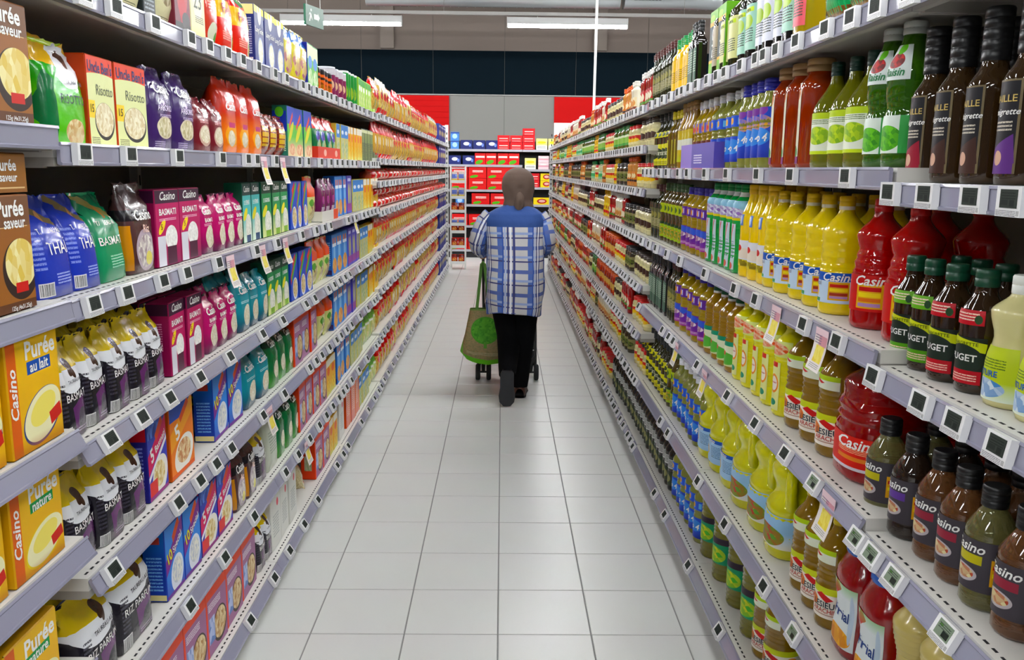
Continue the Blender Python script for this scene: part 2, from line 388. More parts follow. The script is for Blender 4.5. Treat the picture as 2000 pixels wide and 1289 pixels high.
def sack(key, name, w, d, h, base, layers, tx, desc, style='fold', lean=0, rough=.26, seed=1, cat='bag', part=None):
    """filled plastic bag. styles: fold (brick bag with rolled top), seal (pillow with crimped ends), soft (rounded shoulders)"""
    rnd = random.Random(seed); K = 24; mb = MB(); m = mat(name + '_film_' + key, base, layers, rough=rough, coat=.18, spec=.4, bump=.35, bscale=42)
    if style == 'fold': st = [(0,.93,.86,5),(.02,.99,.98,5),(.2,1,1.02,4.5),(.45,1,1,4),(.62,.99,.94,3.6),(.74,.96,.74,3),(.82,.95,.46,2.6),(.88,.97,.22,2.4),(.93,.98,.12,2.4),(1,.98,.05,2.2)]
    elif style == 'soft': st = [(0,.88,.8,4),(.03,.97,.95,4),(.2,1,1.03,3.6),(.5,1.01,1.04,3.2),(.7,.99,.92,3.2),(.8,.95,.72,2.8),(.87,.90,.46,2.5),(.92,.87,.2,2.3),(1,.87,.05,2.2)]
    else: st = [(0,.97,.05,2.3),(.05,.97,.14,2.3),(.14,.98,.62,2.6),(.3,1,.95,2.8),(.52,1,1,2.8),(.72,1,.86,2.6),(.84,.98,.5,2.4),(.93,.97,.16,2.3),(1,.97,.05,2.2)]
    rows = []
    for v, a, b, n in st:
        yo = lean*v*v + (0.012*(v-.7)*10*d if (style == 'fold' and v > .8) else 0)
        rows.append((v*h, a*w, b*d, n, yo))
    jit = [[(rnd.uniform(-1, 1), rnd.uniform(-1, 1)) for _ in range(K)] for _ in rows]
    rings = []
    for j, (z, a, b, n, yo) in enumerate(rows):
        r = ell_ring(a, b, n, yo, z, K); v = st[j][0]; q = .0016 + .0035*(v > .6)
        rings.append([(x + q*.4*jit[j][i][0], y + q*jit[j][i][1], zz + (q*jit[j][i][0] if 0 < j < len(rows)-1 else (0 if j == 0 else q*1.3*jit[j][i][0]))) for i, (x, y, zz) in enumerate(r)])
    uvf = lambda i, j: (rings[j][i % K][0]/w + .5, rings[j][i % K][2]/h)
    mb.grid(lambda i, j: rings[j][i % K], K, len(rows)-1, m, uvf, closed=True)
    mb.ring_cap(rings[-1], m); mb.ring_cap(rings[0], m, False)
    def P(x, z):
        v = min(max(z/h, 0), 1)
        for j in range(len(st)-1):
            if st[j+1][0] >= v: break
        t = (v - st[j][0])/(st[j+1][0]-st[j][0])
        a, b, n, yo = [rows[j][q]*(1-t) + rows[j+1][q]*t for q in (1, 2, 3, 4)]
        return (x, yo - b/2*max(0, 1-min(1, abs(2*x/a))**n)**(1/n) - .0028, z)
    texts(mb, P, tx)
    root = mb.build(name)
    if part:    # a clip, tie or header card of its own colour
        q = MB(); pm = mat(part[0] + '_' + key, part[1], rough=.4)
        nx = 9; hh = (part[3]-part[2])*h; yb = lean*part[2]**2 + .02*d       # crumpled tail of film above the closure
        cr = [[rnd.uniform(-1, 1) for _ in range(nx+1)] for _ in range(6)]
        def fp(i, j, o=0): return ((i/nx-.5)*2*part[4]*w*(1+.04*cr[j][i]), yb + d*part[5]*(j/4)**1.3*1.4 + .006*cr[j][i] + o, part[2]*h + hh*(j/4)*(1+.22*cr[5][i]*(j/4)) - .012*(abs(i/nx-.5)*2)**2)
        q.grid(fp, nx, 4, pm); q.grid(lambda i, j: fp(i, j, .0025), nx, 4, pm, flip=True); q.build(part[0], root)
    reg(key, root, w, d, h, desc, cat)
def lathe(mb, prof, m, seg=20, ay=1.0, sq=2.0, uvr=None):
    """prof: (r,z) upwards. ay flattens front to back, sq > 2 squares the section"""
    def P(i, j):
        r, z = prof[j]; t = 2*PI*i/seg - PI/2; c, s_ = math.cos(t), math.sin(t)
        if sq != 2: c, s_ = math.copysign(abs(c)**(2/sq), c), math.copysign(abs(s_)**(2/sq), s_)
        return (r*c, r*s_*ay, z)
    mb.grid(P, seg, len(prof)-1, m, uvr or (lambda i, j: (i/seg, prof[j][1])), closed=True)
    mb.ring_cap([P(i, len(prof)-1) for i in range(seg)], m); mb.ring_cap([P(i, 0) for i in range(seg)], m, False)
def rad(prof, z):
    for (r0, z0), (r1, z1) in zip(prof, prof[1:]):
        if z0 <= z <= z1 and z1 > z0: return r0 + (r1-r0)*(z-z0)/(z1-z0)
    return prof[-1][0]
def shape(r, h, neck=.014, sh=.7, nk=.86, ribs=(), waist=None, base=.94, belly=None):
    """bottle outline: foot, ribbed wall, shoulder curve, neck"""
    p = [(r*.6, .0), (r*base, .001), (r, .010)]
    z = .012; n = 14
    marks = sorted(set([sh*h*k/n for k in range(1, n+1)] + [x for a, b, c in ribs for k in range(2*c+1) for x in [(a + (b-a)*k/(2*c))*h]]))
    for z in marks:
        if z < .014 or z > sh*h + 1e-6: continue
        q = r
        if waist: q = r*(1 - waist[1]*math.exp(-((z/h-waist[0])/waist[2])**2))
        if belly: q *= 1 + belly*math.sin(PI*min(1, z/(sh*h)))
        for a, b, c in ribs:
            if a*h-1e-6 <= z <= b*h+1e-6:
                k = round((z/h-a)/((b-a)/(2*c)))
                if k % 2: q -= r*.055
        p.append((q, z))
    r1 = p[-1][0]
    for k in range(1, 7):
        t = k/6; e = .5 - .5*math.cos(PI*t); p.append((r1 + (neck-r1)*(e*.75+t*.25), (sh + (nk-sh)*t)*h))
    p.append((neck, h*.965))
    return p
def bottle(key, name, r, h, fluid, prof, cap, labels, desc, ay=1.0, sq=2.0, handle=None, spin=0, seg=20, sleeve=None):
    """cap=(part name, radius, z0 fraction, colour, rings); labels=[(part, z0, z1, half angle, mid angle, base, layers, texts)]"""
    mb = MB(); lathe(mb, prof, fluid, seg, ay, sq)
    root = mb.build(name)
    if handle:   # grip arch on one flank of the jug
        q = MB(); q.tube([(r*.55, -r*.3, h*.83), (r*.88, -r*.42, h*.76), (r*.95, -r*.45, h*.64), (r*.92, -r*.42, h*.54), (r*.72, -r*.32, h*.46)], [.012, .014, .013, .014, .014], fluid, 8); q.build('handle', root)
    if cap:
        pn, cr, z0, c, nr = cap; q = MB(); mc = mat('cap_' + c.lstrip('#'), c, rough=.35)
        z0 *= h; pr = [(cr*.97, z0), (cr, z0+.001)]
        for k in range(nr): zz = z0 + (h-z0)*(k+1)/(nr+1); pr += [(cr, zz-.001), (cr*.94, zz), (cr, zz+.001)]
        pr += [(cr, h-.003), (cr*.9, h)]
        lathe(q, pr, mc, 16); q.build(pn, root)
    for L in labels:
        pn, z0, z1, ha, mid, base, layers, tx = L; q = MB(); m = mat('label_%s_%s' % (key, pn) + '%d' % round(z0*100), base, layers, rough=.45, spec=.35)
        z0 *= h; z1 *= h; mid = mid + spin
        def P(x, z, off=.0008):
            rr = rad(prof, z) + off; t = mid + x/max(r, .01) - PI/2; c, s_ = math.cos(t), math.sin(t)
            if sq != 2: c, s_ = math.copysign(abs(c)**(2/sq), c), math.copysign(abs(s_)**(2/sq), s_)
            return (rr*c, rr*s_*ay, z)
        nu = max(4, int(ha*14)); nv = 6
        q.grid(lambda i, j: P((2*i/nu-1)*ha*r, z0 + (z1-z0)*j/nv), nu, nv, m)
        texts(q, lambda x, z: P(x, z, .0016), [(t[0], t[1]*ha*r, z0 + t[2]*(z1-z0)) + tuple(t[3:]) for t in tx])
        q.build(pn, root)
    reg(key, root, 2*r, 2*r*ay, h, desc, 'bottle', True)
def tin(key, name, r, h, base, layers, tx, desc, lid='#c8c8c8', cat='can', lidr=.97):
    mb = MB(); m = mat(name + '_print_' + key, base, layers, rough=.3); ml = mat('lid_' + lid.lstrip('#'), lid, rough=.3, metal=.0)
    K = 18; pr = [(r*.97, 0), (r, .003), (r, h-.012)]
    lathe(mb, pr, m, K, uvr=lambda i, j: (i/K + .0, pr[j][1]/h))
    root = mb.build(name); q = MB(); lathe(q, [(r*lidr, h-.012), (r*lidr*1.02, h-.010), (r*lidr*1.02, h-.001), (r*lidr*.96, h)], ml, K); q.build('lid', root)
    texts
    reg(key, root, 2*r, 2*r, h, desc, cat)

W_, DK = '#f2f2ee', '#1d1c22'
CS = dict(shear=.28, bold=.018)
# ---- potato flakes (near bay)
carton('brown_puree_box', 'puree_box', .139, .07, .205, '#96602c', [('g', .0, .35, '#8f5a2c'), ('r', .5, .87, .5, .13, '#6f4a30'), ('r', .5, .735, .42, .004, '#d8b98a'), ('e', .66, .36, .46, .27, '#2c1a12'), ('f', .68, .41, .40, .22, '#efe6b0', '#d9bd62', 9), ('r', .66, .2, .16, .045, '#c22a22'), ('r', .5, .04, .5, .04, '#5f3a22')],
       [('Purée', .0, .182, .040, W_, dict(bold=.025)), ('saveur', .012, .157, .028, W_, dict(bold=.02)), ('125g (4x31,25g)', .012, .008, .011, W_)], 'brown potato puree box with bowl picture', side='#7a4a26')
carton('flat_puree_box', 'puree_box', .15, .07, .072, '#8a5c30', [('g', .0, .6, '#96642e'), ('r', .07, .5, .07, .5, '#4a2c1c'), ('r', .55, .12, .4, .02, '#d8b98a')], [('Purée', .008, .050, .028, W_, dict(bold=.025)), ('saveur', .014, .029, .021, W_, dict(bold=.02)), ('Casino', -.064, .036, .016, W_, dict(shear=.28, rot=PI/2))], 'flat brown potato puree box', side='#7a4a26')
for key, word, patch in (('milk_puree_box', 'au lait', '#1f4ea2'), ('plain_puree_box', 'nature', '#1f8f4c')):
    k_ = 1 if key[0] == 'm' else .815
    carton(key, 'puree_box', .184, .075, .222*k_, '#e6b40f', [('g', .5, 1, '#f0c21a'), ('r', .085, .5, .085, .5, '#d8670f'), ('r', .60, .70, .235, .055, patch), ('e', .60, .26, .40, .22, '#2d3f78' if key[0] == 'm' else '#e9d24a', .25), ('e', .61, .27, .385, .205, '#f1ecc0', .25), ('e', .62, .31, .27, .12, '#efe07a', .25), ('r', .86, .22, .12, .06, '#c8302a', .25), ('g', .12, -.05, '#b5691a')],
           [('Purée', .025, .187*k_, .046, W_, dict(bold=.028)), (word, .018, .155*k_, .027, W_, dict(bold=.022)), ('Casino', -.0755, .115*k_, .034, W_, dict(shear=.28, bold=.02, rot=PI/2))], 'yellow potato puree box with %s patch' % ('blue' if key[0] == 'm' else 'green'), side='#d8a41a')
# ---- rice bay cartons
BOWL = lambda cx, cy, r1, r2: [('e', cx, cy, r1, r2, '#1e1a16'), ('f', cx, cy+.02, r1*.93, r2*.9, '#f0ead0', '#cdb98a', 24)]
carton('risotto_box', 'risotto_box', .15, .06, .19, '#dfe3a8', [('r', .5, .87, .5, .13, '#e4481a'), ('e', .5, .76, .6, .06, '#dfe3a8'), ('r', .12, .4, .12, .1, '#f0cf2a')] + BOWL(.58, .27, .38, .22) + [('t', .2, .05, .15, .04, '#5a5a44', 4)],
       [("Uncle Ben's", .0, .166, .033, '#20265e', dict(bold=.022, wide=.86)), ('Risotto', .018, .119, .032, '#5d6450', dict(bold=.0)), ('15', -.056, .078, .024, '#5a4a10')], 'orange topped risotto box with rice bowl', side='#b5431c')
carton('navy_rice_box', 'rice_box', .147, .06, .215, '#27357c', [('g', .0, .6, '#1c2a6a'), ('r', .5, .95, .5, .06, '#e6dc3c'), ('e', .55, .93, .2, .22, '#f4f2e6'), ('e', .5, .96, .1, .05, '#e6dc3c'), ('e', .6, .27, .3, .24, '#8f9fc8'), ('f', .6, .28, .24, .2, '#f4f0e0', '#cfc8a8', 26), ('t', .5, .06, .4, .03, '#c8c8e0', 3)],
       [('Long Grain', .0, .132, .026, W_, dict(bold=.006))], 'navy long grain rice box with yellow top', side='#1c2a6c', side_layers=[('r', .5, .92, .5, .08, '#e8e2a0'), ('t', .5, .5, .36, .3, '#b8c0dc', 16), ('b', .5, .08, .4, .06)])
carton('dark_grain_box', 'grain_box', .075, .05, .2, '#1b2226', [('t', .5, .5, .4, .35, '#8a9298', 14)], [], 'slim black grain box')
carton('maroon_grain_box', 'grain_box', .12, .05, .2, '#6c2432', [('e', .5, .55, .36, .3, '#a8323c'), ('r', .5, .36, .2, .2, '#b02430', .785), ('r', .5, .08, .5, .08, '#20181c'), ('e', .7, .2, .25, .12, '#3a3434')], [('épices', .0, .15, .02, '#e8c8a8')], 'maroon grain box with red triangle')
carton('cream_grain_box', 'grain_box', .118, .05, .21, '#e6e2b4', [('g', .2, -.1, '#d6c84a'), ('e', .5, .5, .34, .2, '#f0eed2'), ('t', .6, .3, .3, .05, '#4a4a3a', 4)], [('23', .0, .115, .07, '#55584a', dict(bold=0))], 'cream grain box printed with large numerals')
carton('pink_rice_box', 'rice_box', .128, .06, .2, '#b3195c', [('r', .5, .92, .5, .09, '#3b1230'), ('g', .3, -.1, '#6a1a48'), ('r', .2, .2, .16, .2, '#d8d8e0'), ('f', .62, .36, .26, .17, '#fbfaf6', '#dcd8d4', 30), ('r', .62, .13, .2, .12, '#4a1c34'), ('e', .24, .52, .17, .06, '#f0d62a', .5), ('t', .5, .62, .36, .02, '#e8b8cc', 2)],
       [('Casino', .0, .183, .030, W_, CS), ('BASMATI', .0, .142, .023, W_, dict(bold=.02)), ('5', -.034, .104, .02, '#7a2030')], 'pink basmati rice box with white goblet', side='#8c1848', side_layers=[('r', .5, .92, .5, .08, '#3b1230'), ('t', .4, .55, .3, .2, '#d890b0', 12)])
for key, c1, dsc in (('aqua_rice_box', '#57b8b6', 'aqua rice box with dark top band'), ('green_rice_box', '#1f8a4e', 'green rice box with dark top band')):
    carton(key, 'rice_box', .118, .06, .205, c1, [('r', .5, .9, .5, .10, '#123a36' if c1[1] == '5' else '#0f3a24'), ('g', .45, .1, '#d8ead8' if c1[1] == '5' else '#d2dc9a'), ('e', .3, .48, .26, .08, '#e8dc2a', .3), ('f', .62, .26, .34, .22, '#f6f4ea', '#ccd0c0', 28), ('r', .62, .06, .25, .06, '#27446a' if c1[1] == '5' else '#7da83a'), ('t', .5, .67, .34, .04, '#e6f2ea', 3)],
           [('Casino', .0, .184, .029, W_, CS), ('THAÏ' if c1[1] == '5' else 'LONG', .01, .14, .018, W_)], dsc, side='#0f4a34')
carton('blue_rice_box', 'rice_box', .122, .06, .2, '#2a4cb4', [('r', .3, .62, .5, .08, '#c8322c', .55), ('r', .55, .72, .5, .06, '#54a83e', .55), ('e', .6, .24, .36, .24, '#d8dcec'), ('f', .6, .25, .3, .2, '#eadfb6', '#b08a4a', 22), ('r', .5, .88, .22, .05, '#d84a3a', .4)], [], 'blue rice box with red and green sashes', side='#1f3b9a')
carton('quick_rice_box', 'rice_box', .148, .06, .205, '#3a3fae', [('g', .6, 1.05, '#2347b0'), ('F', .5, .9, .5, .1, '#1c3896', '#5f86dc', 9), ('r', .5, .66, .8, .12, '#d0285e', .38), ('r', .5, .48, .8, .03, '#f0f0f4', .38), ('e', .58, .24, .42, .25, '#f0ece4', .2), ('f', .55, .27, .30, .17, '#f4ecca', '#c8a85a', 18), ('r', .22, .14, .2, .1, '#d8403c'), ('r', .62, .86, .22, .06, '#d8502e', .5), ('r', .5, .02, .5, .03, '#8a2a78')],
       [('5', -.042, .118, .052, W_, dict(bold=.03, rot=.3)), ('Basmati', .022, .140, .028, W_, dict(bold=.02, rot=.38))], 'indigo rice box with pink sash', side='#27267e', side_layers=[('r', .5, .9, .5, .1, '#c02034'), ('t', .5, .45, .34, .3, '#8088d0', 12)])
carton('orange_quick_rice_box', 'rice_box', .15, .06, .205, '#e8822c', [('r', .5, .9, .5, .1, '#2c50b8'), ('r', .5, .7, .8, .12, '#f0a23a', .38), ('e', .55, .26, .42, .25, '#f2efe6', .2), ('f', .55, .3, .3, .17, '#efe0b4', '#c07a4a', 18), ('r', .62, .86, .22, .05, '#e05a2c', .5), ('r', .5, .02, .5, .04, '#d86020')], [('5', -.03, .125, .06, W_, dict(bold=.03, rot=.3))], 'orange rice box with blue top', side='#c85c1c')
carton('sky_rice_box', 'rice_box', .142, .06, .205, '#3f86dc', [('g', .35, -.1, '#3a3aa8'), ('r', .5, .66, .8, .10, '#7a2a8e', .42), ('e', .6, .26, .36, .25, '#e4e8f2', .15), ('f', .6, .29, .28, .18, '#f2f0e4', '#b8c0d0', 22), ('r', .62, .87, .22, .06, '#d8582e', .5), ('r', .5, .02, .5, .03, '#6a2a8a')],
       [('10', -.042, .118, .045, '#e8e24a', dict(bold=.03, rot=.35)), ('Special', .022, .140, .028, W_, dict(bold=.02, rot=.42))], 'sky blue rice box with purple sash', side='#2440a4', side_layers=[('g', .5, 1, '#2f78d0'), ('r', .5, .86, .3, .05, '#b4443c'), ('t', .5, .4, .36, .25, '#7ab0e8', 10), ('r', .5, .05, .5, .04, '#e8dca0')])
carton('orange_rice_box', 'rice_box', .150, .07, .265, '#a06e94', [('r', .5, .86, .5, .16, '#e8501c'), ('r', .03, .5, .03, .5, '#e8501c'), ('e', .64, .26, .34, .22, '#3a2a26'), ('f', .64, .27, .3, .19, '#e6d6ac', '#a8743c', 20), ('F', .24, .3, .14, .16, '#c8d2ee', '#5878b8', 8), ('t', .4, .6, .3, .05, '#f0e8f0', 4)],
       [("Uncle Ben's", .0, .228, .030, '#2b2a5e', dict(bold=.018, wide=.86))], 'tall orange topped rice box', side='#d8451a', side_layers=[('F', .5, .3, .26, .14, '#c8b8a0', '#7a9a6a', 9)])
carton('white_rice_box', 'rice_box', .125, .08, .24, '#dcdcd6', [('e', .7, .75, .1, .07, '#d04a5a'), ('t', .5, .4, .3, .2, '#a8aca8', 8), ('r', .5, .96, .5, .03, '#c8ccc8')], [], 'plain white rice carton with red mark', side='#cfcfc8')
carton('semolina_box', 'semolina_box', .148, .06, .205, '#63b84a', [('r', .5, .83, .5, .18, '#2746b4'), ('r', .5, .72, .3, .05, '#d84a40', .5), ('g', .4, .1, '#dcc8a0'), ('e', .5, .5, .4, .1, '#d8cf3c', .5), ('f', .6, .14, .4, .12, '#ecd6b2', '#c87a5a', 14)], [], 'blue and green semolina box', side='#2a6a5a', side_layers=[('r', .5, .7, .5, .2, '#1e34a0'), ('e', .5, .88, .3, .1, '#6cc040'), ('t', .5, .3, .4, .2, '#d0e8c0', 10)])
carton('couscous_box', 'couscous_box', .118, .05, .19, '#c9bf5a', [('r', .5, .82, .5, .2, '#3a7cc4'), ('e', .5, .78, .3, .06, '#dce6f0'), ('f', .55, .3, .36, .25, '#e6d286', '#8fae4a', 12), ('s', 3, .25, '#5f9ad0', 0, .62)], [], 'blue topped couscous box')
carton('polenta_box', 'polenta_box', .10, .05, .19, '#dfa93a', [('r', .5, .9, .5, .1, '#e8e4d4'), ('e', .5, .66, .3, .12, '#d8682a'), ('g', .35, 0, '#cfd07a'), ('f', .55, .26, .3, .18, '#f0d860', '#c89434', 12)], [], 'yellow polenta box with cream top')
carton('breadstick_box', 'breadstick_box', .105, .05, .2, '#38443e', [('s', 4, .35, '#b9cf76', .0, .9), ('t', .5, .3, .5, .28, '#2a342e', 16), ('r', .5, .93, .5, .05, '#d8dcb0')], [], 'dark box with pale green stripes')
carton('cereal_box', 'cereal_box', .125, .06, .215, '#3f84cf', [('e', .5, .52, .2, .22, '#86b8e4'), ('r', .5, .74, .36, .04, '#e8eef6'), ('f', .5, .22, .4, .2, '#e8c070', '#c8744a', 10), ('r', .3, .85, .1, .07, '#e07a3a'), ('r', .7, .85, .1, .07, '#e07a3a')], [], 'bright blue cereal box', side='#2458a6', side_layers=[('t', .5, .55, .4, .3, '#8ac0ea', 12), ('r', .5, .08, .5, .06, '#2a1c50')])
carton('orange_cereal_box', 'cereal_box', .125, .05, .22, '#df6f3a', [('t', .4, .6, .2, .3, '#f0c0a0', 10), ('s', 3, .25, '#c8d4e4', 0, 1)], [], 'thin orange cereal box', side='#d0501f')
carton('violet_box', 'wheat_box', .125, .06, .215, '#4a44ae', [('e', .35, .5, .1, .3, '#c9c866'), ('e', .68, .5, .1, .3, '#c9c866'), ('r', .5, .16, .5, .1, '#8a3a8a'), ('r', .5, .9, .3, .04, '#c8ccf0')], [], 'violet wheat box with two pale ears')
carton('soup_box', 'soup_box', .12, .05, .2, '#5fae4a', [('r', .5, .82, .5, .16, '#d8e8b8'), ('e', .5, .6, .36, .14, '#4a86c8'), ('f', .5, .25, .4, .2, '#e6ecd0', '#7fb85a', 10)], [], 'green soup box', side='#232c84')
carton('soup_packet', 'soup_packet', .10, .04, .19, '#a6cf5a', [('r', .5, .88, .5, .1, '#3f9a3c'), ('f', .5, .35, .4, .22, '#e8e8a8', '#6fb040', 9), ('e', .5, .68, .3, .09, '#f0f0e8')], [], 'lime green soup packet')
# ---- rice bay bags
RICE = lambda cx, cy, a, b: ('f', cx, cy, a, b, '#f2eddc', '#cfc3a0', 30)
sack('green_rice_bag', 'risotto_bag', .172, .085, .2, '#34a02c', [('g', .62, .5, '#5fbf2e'), ('r', .5, .93, .6, .2, '#dcae1c', -.12), ('e', .66, .78, .34, .22, '#eeeef0', .3), ('e', .68, .84, .1, .09, '#4a2c1c', .4), ('e', .1, .3, .1, .4, '#136a3c'), ('f', .62, .12, .25, .13, '#e8dcb0', '#c89a64', 20), ('g', .02, .0, '#b8d84a')],
     [('RISOTTO', .012, .088, .026, '#1d2a20', dict(bold=.005)), ('TAUREAU AILÉ', .03, .122, .012, '#2a2a30')], 'bright green risotto bag with yellow top', part=('closing_flap', '#d8a81a', .80, 1.08, .44, .3))
sack('purple_rice_bag', 'rice_bag', .155, .08, .205, '#39205e', [('e', .5, .27, .34, .14, '#e0d6b8'), ('f', .5, .27, .3, .12, '#f0ead0', '#b8ac80', 22), ('t', .3, .06, .2, .05, '#b0a0c8', 4), ('e', .5, .58, .05, .03, '#c8b0dc')],
     [('Casino', .0, .155, .040, W_, CS), ('ARBORIO', .0, .105, .022, '#e6d8f0', dict(bold=.006)), ('POUR RISOTTO', .0, .085, .011, '#d0c0e0')], 'purple arborio rice bag', 'soft', seed=3)
sack('burgundy_rice_bag', 'rice_bag', .12, .07, .155, '#6d1a24', [('e', .5, .3, .36, .2, '#c8a898'), RICE(.5, .32, .3, .16), ('t', .5, .56, .3, .04, '#e0a0a0', 3)], [('Casino', .0, .118, .030, W_, CS)], 'small burgundy rice bag', 'soft', seed=4)
sack('orange_rice_bag', 'rice_bag', .15, .085, .235, '#c5361a', [('g', .55, .3, '#e47a22'), ('e', .5, .24, .38, .16, '#efa52c'), RICE(.46, .2, .22, .11), ('r', .5, .38, .2, .035, '#b82c6a')], [('Casino', .0, .148, .038, W_, CS)], 'orange red rice bag', 'soft', seed=5)
sack('beige_rice_bag', 'rice_bag', .11, .06, .205, '#d9d4ae', [('f', .5, .55, .36, .26, '#d8ceb0', '#7a6a48', 16), ('e', .5, .9, .4, .06, '#b9b48c'), ('t', .5, .12, .3, .05, '#6a6a52', 4)], [], 'beige rice bag with grain picture', 'seal', seed=6)
sack('red_rice_pouch', 'rice_pouch', .112, .05, .22, '#c94436', [('r', .5, .9, .5, .06, '#d86a52'), ('e', .55, .2, .36, .16, '#dfe4cc'), ('e', .75, .14, .12, .1, '#5a9a4a'), ('t', .5, .6, .3, .1, '#f0b8a8', 5)], [], 'red rice pouch with green plate', 'seal', seed=7)
sack('paella_rice_bag', 'paella_bag', .17, .10, .235, '#d9341f', [('r', .5, .59, .6, .13, '#f0c22a'), ('e', .5, .82, .28, .07, '#2f7a4a'), ('e', .5, .83, .2, .04, '#7fb06a'), ('e', .82, .2, .16, .15, '#f0efe2'), ('f', .82, .2, .12, .11, '#e8a83a', '#6a9a3a', 14), ('t', .4, .25, .22, .06, '#f0a890', 4)], [('Paella', -.005, .138, .042, '#a2281c', dict(bold=.012))], 'red paella rice bag with yellow band', 'soft', seed=8, rough=.22)
sack('blue_rice_bag', 'rice_bag', .14, .08, .195, '#2438a8', [('g', .75, .95, '#1b2a80'), ('r', .55, .86, .4, .05, '#6a5a3c', -.35), ('e', .62, .8, .1, .07, '#a87a4c', .4), ('b', .2, .1, .16, .07), ('t', .14, .5, .1, .2, '#8090d8', 8), ('t', .66, .2, .2, .06, '#a0b0e8', 4)],
     [('THAÏ', .014, .098, .036, W_, dict(bold=.004)), ('TAUREAU AILÉ', .012, .132, .015, W_)], 'deep blue thai rice bag', lean=.03, seed=9)
sack('emerald_rice_bag', 'rice_bag', .12, .075, .195, '#138a5c', [('g', .75, .98, '#0d5a3c'), ('r', .5, .87, .45, .05, '#8a8048', -.3), ('e', .6, .8, .1, .07, '#b0763c', .4), ('t', .6, .22, .24, .08, '#a0dcc0', 5)],
     [('BASMATI', .0, .092, .026, W_, dict(bold=.002)), ('TAUREAU AILÉ', .005, .132, .014, W_)], 'emerald green basmati rice bag', lean=.03, seed=10)
sack('brown_rice_bag', 'rice_bag', .15, .075, .215, '#4a2c2c', [('g', .7, .98, '#352122'), ('r', .5, .66, .5, .06, '#18121a'), ('e', .55, .26, .36, .24, '#b9a9b4'), ('f', .55, .25, .3, .19, '#efeadf', '#9c8a92', 20), ('e', .66, .16, .12, .08, '#e8dc7a'), ('r', .05, .3, .05, .25, '#c8862c')],
     [('Casino', .004, .142, .036, W_, CS), ('Riz', .01, .108, .028, '#f0d0c0')], 'dark brown wild rice bag', seed=11)
sack('pink_rice_bag', 'rice_bag', .108, .065, .17, '#b41f66', [('g', .4, .0, '#5a1c48'), RICE(.56, .3, .34, .2), ('t', .5, .52, .34, .025, '#f0b0cc', 2)], [('Casino', .0, .128, .030, W_, CS), ('BASMATI', .0, .101, .017, W_)], 'pink basmati rice bag', 'soft', seed=12)
sack('teal_rice_bag', 'rice_bag', .12, .075, .185, '#178c9a', [('g', .4, .0, '#173a5a'), RICE(.56, .3, .3, .2), ('r', .5, .72, .4, .006, '#a0e0e8'), ('t', .5, .56, .34, .025, '#c0ecf0', 2)], [('Casino', .0, .142, .032, W_, CS)], 'teal rice bag with white grains', 'soft', seed=13)
sack('black_rice_bag', 'rice_bag', .118, .085, .2, '#191520', [('r', .72, .2, .32, .2, '#5c2560', .2), ('e', .75, .16, .2, .14, '#2c1a34'), ('e', .5, .72, .52, .24, '#eceef2'), ('r', .5, .92, .6, .19, '#dcc018'), ('e', .58, .74, .11, .09, '#3c2014', .5), ('e', .64, .68, .05, .06, '#3c2014'), ('b', .16, .08, .12, .07), ('t', .12, .4, .08, .2, '#3c3a44', 9), ('t', .7, .09, .2, .03, '#c8b8d0', 2)],
     [('BASMATI', .004, .090, .023, W_, dict(bold=0)), ('TAUREAU AILÉ', .006, .122, .010, '#20202a')], 'black basmati rice bag with yellow top', seed=14, part=('closing_flap', '#dec41a', .80, 1.06, .43, .34))
sack('jumbo_rice_bag', 'rice_bag', .185, .10, .225, '#191520', [('r', .78, .2, .3, .22, '#5c2560', .2), ('e', .8, .14, .2, .16, '#14101a'), ('e', .52, .72, .52, .24, '#eceef2'), ('r', .5, .92, .6, .19, '#dcc018'), ('e', .62, .77, .10, .09, '#3c2014', .5), ('e', .66, .70, .05, .07, '#3c2014'), ('b', .2, .09, .1, .08), ('t', .2, .4, .08, .2, '#4c4a54', 9), ('t', .74, .07, .2, .03, '#c8b8d0', 2)],
     [('RIZ PARFUMÉ', .012, .098, .026, W_, dict(bold=0)), ('TAUREAU AILÉ', .02, .137, .015, '#20202a')], 'large black rice bag with yellow top', seed=15, part=('closing_flap', '#dec41a', .80, 1.06, .43, .34))
sack('orange_rice_sachet', 'rice_sachet', .14, .06, .215, '#cfd08a', [('r', .5, .8, .5, .22, '#e2521c'), ('f', .55, .24, .36, .22, '#e8dca0', '#7a5a30', 12), ('e', .3, .45, .2, .08, '#5a9a3c'), ('e', .7, .82, .1, .06, '#4a2418')], [], 'orange topped rice sachet', 'seal', seed=16)
sack('long_green_bag', 'rice_bag', .125, .07, .215, '#136638', [('g', .35, .0, '#4f9a3c'), ('r', .5, .8, .5, .07, '#0d3a24'), RICE(.6, .3, .26, .16)], [('Casino', .004, .168, .034, W_, CS)], 'dark green rice bag', seed=17)
sack('white_rice_bag', 'rice_bag', .15, .07, .22, '#bfc4b4', [('r', .5, .9, .5, .08, '#d8dcd0'), ('t', .5, .5, .3, .2, '#8f988a', 8)], [], 'pale grey rice bag', seed=18)
sack('grain_pouch', 'grain_pouch', .12, .06, .15, '#7a2a20', [('h', 9, .3, '#5a1c18'), ('r', .4, .48, .3, .26, '#d8b24a'), ('h', 7, .2, '#8a3a28'), ('e', .8, .4, .16, .26, '#c8c0a0')], [], 'small russet grain pouch', 'seal', seed=19)
sack('seasoning_pouch', 'seasoning_pouch', .12, .04, .2, '#1d6a40', [('r', .5, .86, .5, .16, '#d8321f'), ('e', .5, .52, .36, .14, '#2c40a0'), ('f', .5, .25, .34, .2, '#58b8b0', '#e0c83a', 8)], [], 'green and red leaning seasoning pouch', 'seal', lean=.02, seed=20)
